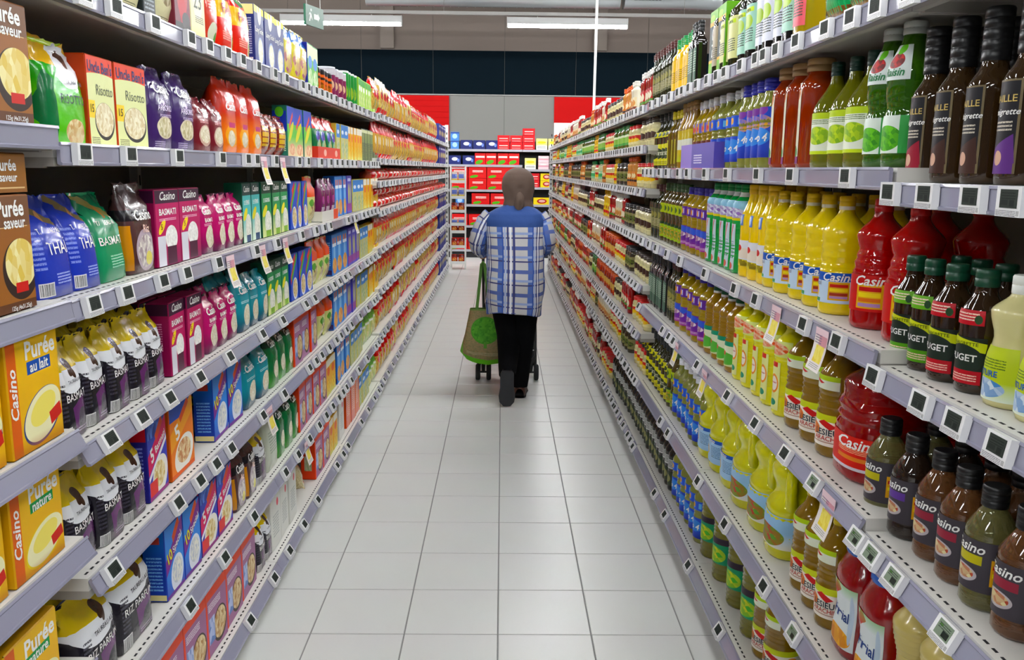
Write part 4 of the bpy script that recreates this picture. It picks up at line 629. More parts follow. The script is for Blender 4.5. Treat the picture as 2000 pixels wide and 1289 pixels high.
jar('tomato_sauce_jar', 'sauce_jar', .042, .15, '#a8301a', '#d8602a', [('e', .5, .5, .4, .34, '#d8b060'), ('r', .5, .9, .5, .1, '#7a1f14')], 'tomato sauce jar with orange lid', .1, label='#c8542c')
def squeeze(key, name, r, h, c, capc, base, layers, desc, waist=(.55, .12, .14)):
    B(key, name, r, h, fl('sq' + key, c, .03, .2), ('cap', r*.5, .84, capc, 1), [('label', .14, .5, 1.3, 0, base, layers, [])], desc, shape(r, h, r*.45, .72, .84, waist=waist), ay=.7)
squeeze('ketchup_bottle', 'ketchup_bottle', .036, .2, '#8e1212', '#e4e2de', '#b01c18', [('e', .5, .5, .3, .3, '#e8ddc0'), ('r', .5, .1, .5, .1, '#5a8a3a')], 'red ketchup bottle with white cap')
squeeze('mustard_bottle', 'mustard_bottle', .036, .2, '#dfb81c', '#d8ae16', '#e8cf3a', [('r', .5, .14, .5, .14, '#c8281c'), ('e', .5, .6, .3, .2, '#b87a1c')], 'yellow mustard bottle')
squeeze('white_sauce_bottle', 'sauce_bottle', .036, .19, '#dcd6c0', '#d8d4cc', '#d8c8a0', [('e', .5, .5, .36, .3, '#c88a4c'), ('r', .5, .1, .5, .1, '#7a3a2a')], 'cream sauce bottle with tan label')
squeeze('burger_sauce_bottle', 'sauce_bottle', .036, .18, '#c88a4a', '#c85a2a', '#c87a34', [('e', .5, .6, .3, .24, '#f0e0b0'), ('r', .5, .15, .5, .1, '#3a2a24')], 'orange burger sauce bottle')
squeeze('green_sauce_bottle', 'sauce_bottle', .036, .17, '#cfd4a8', '#2f9a5a', '#8fd0a4', [('r', .5, .5, .4, .2, '#3fa868'), ('e', .5, .8, .2, .1, '#f0f4e8')], 'pale sauce bottle with green label')
ROWS = [
(-1,-0.875,1.9645,'top rice shelf',[('beige_rice_bag',2.107,2.278,2), ('dark_grain_box',2.257,2.332,1), ('beige_rice_bag',2.353,2.471,1), ('maroon_grain_box',2.450,2.575,1), ('cream_grain_box',2.575,2.697,1), ('red_rice_pouch',2.721,2.836,1), ('paella_rice_bag',2.836,3.185,2), ('navy_rice_box',3.228,3.671,3), ('soup_pouch',3.704,4.107,3), ('soup_box',4.070,4.317,2), ('noodle_can',4.317,4.693,4), ('purple_can',4.693,5.126,4), ('green_soup_can',5.126,5.469,4), ('soup_packet',5.469,6.189,7)]),
(-1,-0.875,1.6558,'second rice shelf',[('green_rice_bag',1.744,1.920,1), ('risotto_box',1.914,2.060,1), ('risotto_box',2.063,2.239,1), ('purple_rice_bag',2.266,2.579,2), ('burgundy_rice_bag',2.592,2.839,2), ('orange_rice_bag',2.839,3.292,3), ('grain_pouch',3.299,3.667,3), ('semolina_box',3.651,4.113,3), ('seasoning_pouch',4.241,4.766,4), ('couscous_box',4.752,5.102,3), ('polenta_box',5.102,5.567,5), ('breadstick_box',5.567,6.278,6)]),
(-1,-0.875,1.3530,'third rice shelf',[('blue_rice_bag',1.666,1.810,1), ('blue_rice_bag',1.812,1.931,1), ('emerald_rice_bag',1.933,2.080,2), ('brown_rice_bag',2.086,2.244,1), ('pink_rice_box',2.234,2.573,2), ('pink_rice_bag',2.606,3.017,4), ('aqua_rice_box',2.989,3.230,2), ('green_rice_box',3.230,3.642,3), ('blue_rice_box',3.669,4.014,3), ('orange_rice_sachet',4.052,4.222,1), ('plum_pouch',4.294,4.666,3), ('cereal_box',4.638,5.028,3), ('violet_box',5.028,5.202,2), ('couscous_box',5.202,5.633,3), ('polenta_box',5.633,6.268,5)]),
(-1,-0.875,1.0540,'fourth rice shelf',[('black_rice_bag',1.703,2.266,5,'2'), ('pink_rice_box',2.289,2.549,2,'2'), ('pink_rice_bag',2.573,2.911,3,'2'), ('teal_rice_bag',2.923,3.280,3,'2'), ('green_rice_box',3.264,3.616,3), ('blue_rice_box',3.634,4.038,3), ('orange_rice_sachet',4.075,4.512,3), ('cereal_box',4.526,4.988,3), ('violet_box',4.988,5.430,3), ('couscous_box',5.430,5.770,3), ('polenta_box',5.770,6.232,4)]),
(-1,-0.875,0.7710,'fifth rice shelf',[('black_rice_bag',1.700,2.084,4,'2'), ('quick_rice_box',2.096,2.236,1,'2'), ('orange_quick_rice_box',2.239,2.441,1,'2'), ('sky_rice_box',2.599,2.912,2,'2'), ('teal_rice_bag',2.952,3.267,2,'2'), ('long_green_bag',3.267,3.654,3), ('orange_rice_box',3.638,4.113,2), ('orange_rice_sachet',4.212,4.529,1), ('cereal_box',4.501,4.950,3), ('violet_box',4.950,5.237,2), ('couscous_box',5.275,5.734,3), ('polenta_box',5.734,6.198,4)]),
(-1,-0.875,0.4645,'sixth rice shelf',[('jumbo_rice_bag',1.702,1.887,1,'x2'), ('jumbo_rice_bag',1.892,2.100,1,'x2'), ('sky_rice_box',2.168,2.424,2,'2'), ('quick_rice_box',2.433,2.736,2,'2'), ('brown_rice_bag',2.779,3.028,1,'2'), ('black_rice_bag',3.035,3.162,1,'2'), ('white_rice_bag',3.169,3.339,1,'2'), ('long_green_bag',3.339,3.725,3), ('orange_rice_box',3.690,4.282,4), ('polenta_box',4.282,4.531,2), ('cereal_box',4.560,4.978,3), ('couscous_box',5.014,5.477,3), ('green_pasta_packet',5.477,6.134,4)]),
(-1,-0.875,0.1310,'bottom rice shelf',[('orange_rice_box',2.068,2.982,5,'x2'), ('black_rice_bag',3.019,3.217,1,'2'), ('white_rice_box',3.194,3.612,3), ('orange_rice_box',4.010,4.343,2), ('polenta_box',4.343,4.574,2), ('white_rice_box',4.605,4.797,2), ('orange_cereal_box',4.848,5.271,2), ('couscous_box',5.271,5.700,3), ('green_pasta_packet',5.700,6.120,2)]),
(-1,-0.850,1.6850,'top potato shelf',[('brown_puree_box',1.370,1.503,1), ('brown_puree_box',1.506,1.645,1)]),
(-1,-0.850,1.3560,'second potato shelf',[('brown_puree_box',1.366,1.463,1), ('brown_puree_box',1.466,1.603,1)]),
(-1,-0.850,1.0950,'third potato shelf',[('milk_puree_box',1.315,1.469,1), ('milk_puree_box',1.477,1.662,1)]),
(-1,-0.850,0.8670,'fourth potato shelf',[('plain_puree_box',1.283,1.431,1), ('plain_puree_box',1.447,1.634,1)]),
(-1,-0.850,0.5960,'bottom potato shelf',[('plain_puree_box',1.237,1.372,1), ('plain_puree_box',1.382,1.573,1)]),
(1,0.785,1.9540,'top oil shelf',[('olive_oil_bottle',4.280,4.949,4), ('yellow_oil_bottle',3.900,4.280,2), ('slim_oil_bottle',3.744,3.900,2), ('green_oil_tin',3.256,3.516,2), ('beige_label_bottle',3.358,3.466,1), ('cream_label_bottle',3.127,3.358,1), ('mint_label_bottle',2.904,3.127,1), ('grape_label_bottle',2.622,2.893,1), ('mint_label_bottle',2.517,2.622,1), ('pink_label_bottle',2.437,2.517,1), ('croutons_bag',1.865,2.290,3)]),
(1,0.785,1.6260,'second oil shelf',[('slim_oil_bottle',4.682,4.955,2), ('yellow_label_bottle',4.305,4.682,3), ('yellow_strip_bottle',4.063,4.305,2), ('gold_label_bottle',3.766,4.063,2), ('small_oil_bottle',3.426,3.766,3), ('blue_label_bottle',3.037,3.426,4), ('blue_cap_bottle',2.706,3.037,4), ('orange_oil_bottle',2.337,2.686,3), ('grapeseed_bottle',1.994,2.330,3), ('raisin_bottle',1.797,1.994,2)]),
(1,0.785,1.5980,'upper vinegar shelf',[('vinaigrette_bottle',1.675,1.796,1,'x2'), ('sesame_vinaigrette_bottle',1.574,1.671,1,'x2'), ('sesame_vinaigrette_bottle',1.474,1.572,1,'x2'), ('plum_vinaigrette_bottle',1.363,1.465,1,'x2')]),
(1,0.785,1.2710,'third oil shelf',[('olive_oil_bottle',4.438,4.771,1), ('salad_oil_bottle',3.904,4.438,3), ('purple_oil_bottle',3.431,3.904,4), ('green_oil_bottle',2.947,3.431,4), ('yellow_oil_jug',2.651,2.947,3,'2'), ('sunflower_bottle',2.081,2.698,5,'x2'), ('red_oil_bottle',1.692,2.031,2,'x2')]),
(1,0.785,1.2410,'middle vinegar shelf',[('green_dressing_bottle',1.613,1.757,2,'x2'), ('dressing_bottle',1.435,1.607,2,'x2'), ('cream_dressing_bottle',1.241,1.431,2)]),
(1,0.785,0.9180,'fourth oil shelf',[('slim_oil_bottle',4.168,4.721,6), ('olive_oil_bottle',3.971,4.168,1), ('purple_oil_bottle',3.387,3.971,5), ('amber_oil_bottle',2.955,3.387,4,'2'), ('heart_oil_bottle',2.525,2.955,3,'2'), ('heart_oil_bottle',2.403,2.515,1,'2'), ('peanut_oil_bottle',2.041,2.403,3,'x'), ('red_oil_jug',1.749,2.142,1,'x2')]),
(1,0.785,0.8920,'lower vinegar shelf',[('olive_flask_bottle',1.717,1.843,1,'x2'), ('violet_flask_bottle',1.614,1.712,1,'x2'), ('flask_bottle',1.423,1.610,2,'x2'), ('olive_flask_bottle',1.334,1.420,1,'x2'), ('flask_bottle',1.131,1.331,2,'x2')]),
(1,0.785,0.5045,'fifth oil shelf',[('yellow_label_bottle',4.086,5.011,6), ('salad_oil_bottle',3.924,4.086,1), ('blue_label_bottle',3.312,3.924,5), ('handle_oil_jug',2.903,3.410,3,'x'), ('salad_oil_jug',2.331,2.903,3,'x2'), ('peanut_oil_bottle',1.961,2.254,2), ('ketchup_oil_bottle',1.662,1.955,2,'2'), ('ribbed_cream_bottle',1.435,1.655,2,'2')]),
(1,0.785,0.1280,'bottom oil shelf',[('balsamic_bottle',3.886,5.837,11), ('blue_label_bottle',3.299,3.862,5), ('colza_oil_bottle',2.523,3.317,4,'x2'), ('peanut_oil_bottle',2.318,2.557,1), ('peanut_oil_bottle',1.883,2.101,1)])]
TAGS = [
(-1,0.84,1.9430,'top rice rail',[1.813, 1.954, 2.166, 2.409, 2.555, 2.721, 2.875, 3.054, 3.271, 3.442, 3.714, 3.827, 3.979, 4.098, 4.213, 4.310, 4.438, 4.602, 4.718, 4.872, 5.036, 5.158, 5.305, 5.501, 5.735, 5.941]),
(-1,0.84,1.6348,'second rice rail',[1.762, 1.980, 2.273, 2.621, 2.883, 2.988, 3.239, 3.605, 3.773, 4.043, 4.267, 4.422, 4.560, 4.706, 4.863, 4.996, 5.284, 5.422, 5.609, 5.696, 5.809, 5.927]),
(-1,0.84,1.3320,'third rice rail',[1.755, 1.914, 2.123, 2.285, 2.545, 2.942, 3.223, 3.624, 3.902, 4.080, 4.225, 4.711, 4.956, 5.226, 5.383, 5.549, 5.703, 5.890]),
(-1,0.84,1.0330,'fourth rice rail',[1.953, 2.124, 2.347, 2.614, 2.985, 3.268, 3.666, 3.838, 4.146, 4.292, 4.435, 4.595, 4.734, 5.057, 5.325, 5.490, 5.666, 5.854]),
(-1,0.84,1.0330,'fourth rice rail',[1.787]),
(-1,0.84,0.7500,'fifth rice rail',[1.757, 2.138, 2.302, 2.440, 2.585, 2.948, 3.249, 3.694, 3.830, 3.952, 4.131, 4.313, 4.439, 4.602, 4.761, 5.048, 5.350, 5.609, 5.724, 5.893]),
(-1,0.84,0.4435,'sixth rice rail',[2.174, 2.472, 2.788, 3.223, 3.436, 3.650, 3.852, 4.015, 4.178, 4.340, 4.455, 4.561, 4.720, 4.971, 5.290, 5.663, 5.782, 5.932]),
(-1,0.84,0.1100,'bottom rice rail',[2.700, 3.010, 3.243, 3.503, 3.782, 4.253, 4.432, 4.571, 5.030, 5.300, 5.575, 5.766, 5.904]),
(1,0.74,1.9330,'top oil rail',[4.424, 4.266, 4.094, 3.923, 3.745, 3.652, 3.526, 3.390, 3.217, 3.076, 2.966, 2.769, 2.607, 2.528, 2.414, 2.252, 2.053, 1.908, 1.781, 1.641]),
(1,0.74,1.6050,'second oil rail',[4.564, 4.437, 4.317, 4.095, 3.919, 3.660, 3.480, 3.176, 2.868, 2.521, 2.225, 1.865]),
(1,0.74,1.5770,'upper vinegar rail',[1.651, 1.507, 1.357, 1.251]),
(1,0.74,1.2500,'third oil rail',[4.545, 4.322, 4.120, 3.849, 3.558, 3.105, 2.697, 2.465, 2.060, 1.845]),
(1,0.74,1.2200,'middle vinegar rail',[1.651, 1.456, 1.338, 1.213]),
(1,0.74,0.8970,'fourth oil rail',[4.580, 3.878, 3.719, 3.616, 3.158, 2.713, 2.399, 2.131, 1.921]),
(1,0.74,0.8710,'lower vinegar rail',[1.670, 1.593, 1.494, 1.303]),
(1,0.74,0.4835,'fifth oil rail',[4.983, 4.777, 4.606, 3.833, 3.647, 3.052, 2.655, 2.227, 1.980]),
(1,0.74,0.1070,'bottom oil rail',[5.457, 5.135, 4.827, 4.608, 3.906, 3.644, 3.141, 2.659])]
OFFERS = [
(-1,0.84,1.6348,3.102,'curled pink and yellow paper offer ticket first of two hanging from the second rice rail'),
(-1,0.84,1.6348,3.365,'curled pink and yellow paper offer ticket second of two hanging from the second rice rail'),
(-1,0.84,1.3320,2.675,'curled pink and yellow paper offer ticket first of four hanging from the third rice rail'),
(-1,0.84,1.3320,3.037,'curled pink and yellow paper offer ticket second of four hanging from the third rice rail'),
(-1,0.84,1.3320,3.360,'curled pink and yellow paper offer ticket third of four hanging from the third rice rail'),
(-1,0.84,1.3320,4.956,'curled pink and yellow paper offer ticket fourth of four hanging from the third rice rail'),
(-1,0.84,0.4435,3.600,'curled pink and yellow paper offer ticket hanging from the sixth rice rail'),
(-1,0.84,0.7500,3.042,'curled pink and yellow paper offer ticket hanging from the fifth rice rail'),
(1,0.74,0.8970,1.834,'curled pink and yellow paper offer ticket first of three hanging from the fourth oil rail'),
(1,0.74,0.8970,3.050,'curled pink and yellow paper offer ticket second of three hanging from the fourth oil rail'),
(1,0.74,0.8970,3.562,'curled pink and yellow paper offer ticket third of three hanging from the fourth oil rail'),
(1,0.74,1.2500,1.948,'curled pink and yellow paper offer ticket first of two hanging from the third oil rail'),
(1,0.74,1.2500,2.286,'curled pink and yellow paper offer ticket second of two hanging from the third oil rail')]
# ------------------------------------------------------------------ filling the shelves
rnd = random.Random(7); GOODS = []
ROWNAME = {}
def clone(key, far=False):
    p = PROTO[key]; root = p['root']
    if far:
        if 'far' not in p:      # small in the picture: one mesh with the same materials
            if not p['kids']: p['far'] = root.data
            else:
                mb = MB(); mb.uv = []
                for o in [root] + p['kids']:
                    me = o.data; base = len(mb.v); mb.v += [tuple(v.co) for v in me.vertices]; idx = [mb.slot(m) for m in me.materials]
                    for pl in me.polygons: mb.f.append(tuple(base+v for v in pl.vertices)); mb.mi.append(idx[pl.material_index] if idx else 0); mb.sm.append(pl.use_smooth)
                    mb.uv += [tuple(d.uv) for d in me.uv_layers[0].data]
                p['far'] = mb.mesh(root.name.split('.')[0])
        o = bpy.data.objects.new(root.name.split('.')[0], p['far']); COL.objects.link(o); return o
    if not p['used']: p['used'] = True; return root
    o = root.copy(); COL.objects.link(o)
    for k in p['kids']: c = k.copy(); COL.objects.link(c); c.parent = o
    return o
def put(key, side, plane, y, z, row, sx=1, rank=0, far=False, yaw=None, uni=False):
    p = PROTO[key]; o = clone(key, far)
    x = plane + side*(p['d']/2*(sx if uni else 1) + .004)
    o.location = (x, y, z + .0006); o.rotation_euler = (0, 0, -side*PI/2 + (rnd.uniform(-.035, .035) if yaw is None else yaw))
    o.scale = (sx, sx, 1) if uni else (sx, 1, 1)
    GOODS.append((o, p['desc'], p['cat'], row, y, rank, z)); return o
def fill(side, plane, z, row, items):
    for it in items:
        key, y0, y1, n = it[:4]; fl_ = it[4] if len(it) > 4 else ''
        p = PROTO[key]; w = p['w']; pitch = (y1-y0)/n
        if 'x' not in fl_:
            if pitch > 1.3*w: n = max(1, round((y1-y0)/w/1.08))
            elif pitch < .84*w: n = max(1, int((y1-y0)/w/.86))
            pitch = (y1-y0)/n
        lim = (.84, 1.26) if 'jug' in key else (.84, 1.08) if p['bottle'] else (.8, 1.22)
        sx = min(lim[1], max(lim[0], pitch*.965/w))
        for k in range(n):
            yy = y0 + (k+.5)*pitch
            jit = rnd.uniform(0, .008)
            far = yy > 5.2
            put(key, side, plane + side*jit, yy, z, row, sx, 0, far, uni=p['bottle'])
            if '2' in fl_: put(key, side, plane + side*(jit+.012+p['d']*(1.06 if not p['bottle'] else 1.12)), yy, z, row, sx, 1, far, uni=p['bottle'])
            if 'T' in fl_: put(key, side, plane + side*jit, yy, z+p['h']+.001, row, sx, 2, far, uni=p['bottle'])
ORD7 = ['top', 'second', 'third', 'fourth', 'fifth', 'sixth', 'bottom']
for side, plane, z, row, items in ROWS: fill(side, plane, z, row, items)

for yy in (1.40, 1.545): put('flat_puree_box', -1, -.862, yy, 1.562, 'second potato shelf')
# a bag of bulgur slumped on its back, and trays on the second rice shelf
o = put('clear_grain_bag', -1, -.90, 3.80, .132, 'bottom rice shelf', yaw=.3); o.rotation_euler.x = math.radians(-58); o.location = (-.90, 3.80, .205)
def tray(key, name, y0, y1, z, h, c, lb, side=-1, plane=-.868, d=.14, txt=None, front=None):
    q = MB(); m = mat('tray_card_' + key, c, rough=.5); w = (y1-y0)/2
    mf = mat('tray_front_' + key, c, front, rough=.5) if front else m
    q.box(-w, w, -.002, 0, 0, h, m, mf); q.box(-w, w, d-.002, d, 0, h, m); q.box(-w, -w+.002, 0, d, 0, h, m); q.box(w-.002, w, 0, d, 0, h, m); q.box(-w, w, 0, d, 0, .002, m)
    if txt: texts(q, lambda x, zz: (x, -.0028, zz), txt)
    tag(q.build(name, None, (plane, (y0+y1)/2, z+.0005), -side*PI/2), lb, 'tray')
tray('red', 'display_tray', 4.18, 4.745, 1.6555, .055, '#cf3a26', 'red card tray holding leaning seasoning pouches on the second rice shelf', front=[('e', .3, .5, .06, .3, '#e8b0a0'), ('e', .8, .5, .06, .3, '#e8b0a0')])
tray('white', 'display_tray', 4.235, 4.64, 1.353, .05, '#d8d4cc', 'white card tray holding plum pouches on the third rice shelf', front=[('r', .85, .5, .15, .5, '#d8502c')])
tray('violet', 'display_tray', 3.21, 3.80, 1.6258, .095, '#5a4fa8', 'violet card tray around small oil bottles on the second oil shelf', 1, .765, .15, front=[('r', .18, .5, .18, .5, '#8f7ac8'), ('t', .55, .4, .12, .2, '#e0dcf0', 4)])

# pasta bay and sauce bay: rows of small goods towards the far end
def mixed(side, plane, z, row, y0, y1, kinds, seed, stack=1, gap=.006, room=9):
    rn = random.Random(seed); y = y0
    while y < y1-.05:
        key = rn.choice(kinds); p = PROTO[key]; n = rn.randint(2, 5); w = p['w']*1.04 + gap
        for _ in range(n):
            if y + w > y1: break
            for s_ in range(stack if p['h'] < .1 or (stack > 1 and p['h']*stack < .22) else 1):
                k = min(1, room/p['h']); o = put(key, side, plane + side*rn.uniform(0, .012), y+w/2, z + s_*(p['h']+.001), row, 1, 10+s_, True, uni=p['bottle']); o.scale.z = k if p['h'] > .1 else 1
            y += w
        if y + .22 > y1: break
PROW = ['top', 'second', 'third', 'fourth', 'fifth', 'sixth', 'seventh', 'bottom']
for j, z in enumerate(PR):
    kinds = [['spaghetti_bag', 'pasta_bag', 'bow_pasta_bag'], ['pasta_bag', 'spaghetti_bag'], ['noodle_packet'], ['noodle_packet'], ['pasta_bag', 'spaghetti_bag'], ['spaghetti_bag', 'pasta_bag'], ['pasta_bag', 'bow_pasta_bag', 'spaghetti_bag'], ['bow_pasta_bag', 'pasta_bag']][j]
    row = '%s pasta shelf' % PROW[j]
    room = 9 if j == 0 else PR[j-1] - z - .05
    mixed(-1, -.858, z+.0212, row, 6.02, 12.1, kinds, 40+j, 1 if j == 2 else 2, room=room)
    mixed(-1, -.858, z+.0212, row, 12.15, 13.6, ['spaghetti_box'] if j not in (2, 3) else ['noodle_packet'], 60+j, 1, room=room)
for j, z in enumerate(CR):
    kinds = [['ketchup_bottle', 'white_sauce_bottle', 'burger_sauce_bottle', 'dark_lid_jar'], ['mayonnaise_jar', 'mustard_bottle', 'green_sauce_bottle', 'gherkin_jar'], ['mustard_bottle', 'mayonnaise_jar', 'green_sauce_bottle', 'burger_sauce_bottle', 'olive_jar'], ['dark_lid_jar', 'ketchup_bottle', 'mustard_bottle', 'olive_jar', 'white_sauce_bottle'], ['mayonnaise_jar', 'ketchup_bottle', 'white_sauce_bottle', 'tomato_sauce_jar', 'olive_jar'], ['dark_lid_jar', 'ketchup_bottle', 'gherkin_jar', 'tomato_sauce_jar'], ['mayonnaise_jar', 'ketchup_bottle', 'olive_jar', 'tomato_sauce_jar', 'white_sauce_bottle'], ['ketchup_bottle', 'mayonnaise_jar', 'dark_lid_jar', 'tomato_sauce_jar']][j]
    row = '%s sauce shelf' % PROW[j]
    st = {0: ['ketchup_bottle', 'ketchup_bottle'], 1: ['dark_lid_jar'], 2: ['mayonnaise_jar'], 3: ['dark_lid_jar'], 4: ['dark_lid_jar'], 5: ['mayonnaise_jar'], 6: ['mayonnaise_jar'], 7: ['balsamic_bottle']}[j]
    if j == 0: a = 4.75
    elif j == 7: a = 5.5
    else: a = 4.64
    room = 9 if j == 0 else CR[j-1] - z - .05
    mixed(1, .768, z+.0212, row, a, a+.55, st, 80+j, 1, room=room); mixed(1, .768, z+.0212, row, a+.6, 13.9, kinds, 90+j, 1, .012, room=room)

# ------------------------------------------------------------------ the coffee shelving across the far end
r = tag(empty('shelving_bay', (-.0, 16.08, 0)), 'dark shelving of coffee boxes across the far end of the aisle', 'shelving')
q = MB(); q.box(-1.6, 1.6, .45, .47, 0, 2.12, mat('coffee_back', '#2b2a2c', rough=.6)); q.build('back_panel', r)
q = MB(); q.box(-1.6, 1.6, .06, .45, 0, .10, mat('coffee_plinth', '#1c1c1e', rough=.6)); q.build('kick_plate', r)
CSH = mat('coffee_shelf', '#b9b7b3', rough=.45)
for x0, x1, zs in ((-1.6, .355, (1.945, 1.672, 1.225, .957, .575, .135)), (.36, 1.6, (1.945, 1.597, 1.275, .963, .575, .135))):
    for z in zs: q = MB(); q.box(x0, x1, 0, .45, z-.022, z+.018, CSH); q.box(x0, x1, -.006, 0, z-.02, z+.02, mat('coffee_rail', '#a3a1a8', rough=.3)); q.build('shelf', r)
def cf(key, c, layers, w, h, d=.2): carton(key, 'coffee_box', w, d, h, c, layers, [], {'cf_red': 'large red coffee carton with leaf', 'cf_redm': 'red coffee pack with green leaf', 'cf_blue': 'navy coffee pack with white oval', 'cf_sky': 'light blue coffee pack', 'cf_yel': 'pale yellow coffee pack', 'cf_gold': 'yellow coffee carton with red oval', 'cf_plain': 'plain red coffee pack', 'cf_pink': 'pale pink coffee pack'}[key])
cf('cf_red', '#c91a20', [('r', .52, .62, .3, .1, '#ecdcd4'), ('t', .52, .62, .31, .1, '#c91a20', 2), ('e', .3, .16, .24, .12, '#4fa02c', .3), ('r', .5, .42, .35, .02, '#7a1218')], .325, .2)
cf('cf_redm', '#c91a20', [('r', .5, .68, .42, .08, '#ecdcd4'), ('e', .4, .22, .36, .17, '#4fa02c', .3)], .195, .205)
cf('cf_plain', '#bf1d28', [('r', .5, .55, .36, .06, '#e8c8c0'), ('r', .5, .2, .36, .03, '#e8c8c0')], .22, .125)
cf('cf_blue', '#18215f', [('e', .5, .6, .26, .2, '#dfe2ee'), ('e', .8, .45, .1, .2, '#6a80c8')], .215, .16)
cf('cf_sky', '#4f7fc0', [('e', .5, .5, .3, .3, '#a8c8e8'), ('r', .5, .9, .5, .06, '#22307c')], .15, .15)
cf('cf_yel', '#e3dc8a', [('r', .5, .2, .5, .2, '#d8d8d4'), ('e', .5, .66, .4, .12, '#d8c22a'), ('t', .5, .2, .4, .1, '#6a6a5a', 3)], .2, .2)
cf('cf_gold', '#dcc41f', [('e', .5, .5, .3, .36, '#a01a1c'), ('e', .5, .52, .2, .2, '#d8a8a0')], .225, .125)
cf('cf_pink', '#e0c0c4', [('r', .5, .5, .5, .12, '#c8909c'), ('e', .5, .75, .3, .1, '#f0e8d8')], .19, .12)
def coff(key, x, z, row, n=1, sx=1):
    for k in range(n):
        o = clone(key); p = PROTO[key]; o.location = (x, 16.10+p['d']/2, z + .0186 + k*(p['h']+.001)); o.rotation_euler = (0, 0, 0); o.scale = (sx, 1, 1)
        GOODS.append((o, p['desc'], p['cat'], row, x+10, 20+k, z))
for x, k, n in ((-.87, 'cf_sky', 2), (-.66, 'cf_blue', 1), (-.43, 'cf_blue', 1), (-.20, 'cf_blue', 1), (-.03+.04, 'cf_plain', 2), (.24-.0, 'cf_plain', 2), (.455+.01, 'cf_plain', 3), (.70, 'cf_yel', 1), (.92, 'cf_yel', 1)): coff(k, x, 1.945, 'top coffee shelf', n)
for x, k in ((-.87, 'cf_blue'), (-.62, 'cf_blue'), (-.41, 'cf_redm'), (-.21, 'cf_redm'), (-.0, 'cf_redm'), (.2, 'cf_redm')): coff(k, x, 1.672, 'second coffee shelf')
coff('cf_yel', .50, 1.597, 'second coffee shelf'); coff('cf_pink', .74, 1.597, 'second coffee shelf', 2); coff('cf_pink', .95, 1.597, 'second coffee shelf', 2)
for x in (-.80, -.46, -.125, .185): coff('cf_red', x, 1.225, 'third coffee shelf', 2)
coff('cf_plain', .56, 1.275, 'third coffee shelf', 2); coff('cf_gold', .80, 1.275, 'third coffee shelf', 2)
for x in (-.40, -.055): coff('cf_red', x, .957, 'fourth coffee shelf')
coff('cf_sky', -.78, .957, 'fourth coffee shelf'); coff('cf_gold', .72, .963, 'fourth coffee shelf', 1, 1.35)
for x in (-.80, -.455, -.11): coff('cf_red', x, .575, 'fifth coffee shelf')
for x in (-.80, -.46): coff('cf_red', x, .135, 'bottom coffee shelf')

# white wire rack of snacks at the end of the pasta side
WR = mat('rack_wire', '#dcdcd8', rough=.35); X0, X1, Y0, Y1 = -.835, -.60, 14.15, 14.42
r = tag(empty('wire_rack', (0, 0, 0)), 'narrow white wire rack at the end of the pasta shelving', 'rack')
q = MB()
for x in (X0, X1):
    q.tube([(x, Y0, .0), (x, Y0, 1.62), (x, Y0+.03, 1.65), (x, Y1-.03, 1.65), (x, Y1, 1.62), (x, Y1, 0)], .009, WR, 6)
q.tube([(X0, Y0, 1.62), (X1, Y0, 1.62)], .008, WR, 6); q.tube([(X0, Y1, 1.62), (X1, Y1, 1.62)], .008, WR, 6); q.build('rack_frame', r)
TIERS = (.10, .36, .60, .72, .93, 1.15, 1.40)
for z in TIERS:
    q = MB(); q.box(X0, X1, Y0-.005, Y1, z-.004, z, WR); q.box(X0, X1, Y0-.012, Y0-.006, z-.012, z+.035, WR); q.build('rack_tray', r)
sack('snack_pouch', 'snack_pouch', .10, .04, .14, '#a8301c', [('r', .5, .85, .5, .12, '#6a1a14'), ('f', .5, .4, .36, .25, '#e8a860', '#b0502c', 8)], [], 'red snack pouch', 'seal', seed=50)
sack('pale_snack_pouch', 'snack_pouch', .10, .04, .16, '#c9b8b0', [('r', .5, .6, .4, .2, '#5a6ab0'), ('r', .5, .2, .5, .1, '#e0c84a')], [], 'pale snack pouch with blue print', 'seal', seed=51)
for j, (z, k) in enumerate(zip(TIERS, ('snack_pouch', 'snack_pouch', 'snack_pouch', 'pale_snack_pouch', 'snack_pouch', 'pale_snack_pouch', 'pale_snack_pouch'))):
    for i in range(2):
        o = clone(k); o.location = (X0+.062+.11*i, Y0+.05, z+.001); o.rotation_euler = (0, 0, 0); o.scale = (1, 1, .8 if j == 3 else 1)
        if j == 3: o.scale = (1, 1, .6)
        GOODS.append((o, PROTO[k]['desc'], 'bag', '%s rack tray' % ORDN[j], i+1, 30, z))

# ------------------------------------------------------------------ labels of the goods
fam = {}
for g in GOODS: fam.setdefault((g[1], g[3], g[5]), []).append(g)
PL = {'box': 'boxes', 'bag': 'bags', 'bottle': 'bottles', 'can': 'tubs'}
RK = {1: 'rear ', 2: 'upper ', 11: 'upper ', 21: 'upper ', 22: 'topmost '}
for (d, row, rk), L in fam.items():
    L.sort(key=lambda g: g[4])
    for i, g in enumerate(L):
        tag(g[0], '%s%s%s the %s' % (RK.get(rk, ''), d, ' on' if len(L) == 1 else ', %s of %s along' % (ordn(i+1), card(len(L))), row), g[2], '%s on the %s' % (PL[g[2]], row))
for k, p in PROTO.items():
    if not p['used']:
        for o in p['kids'] + [p['root']]: bpy.data.objects.remove(o)

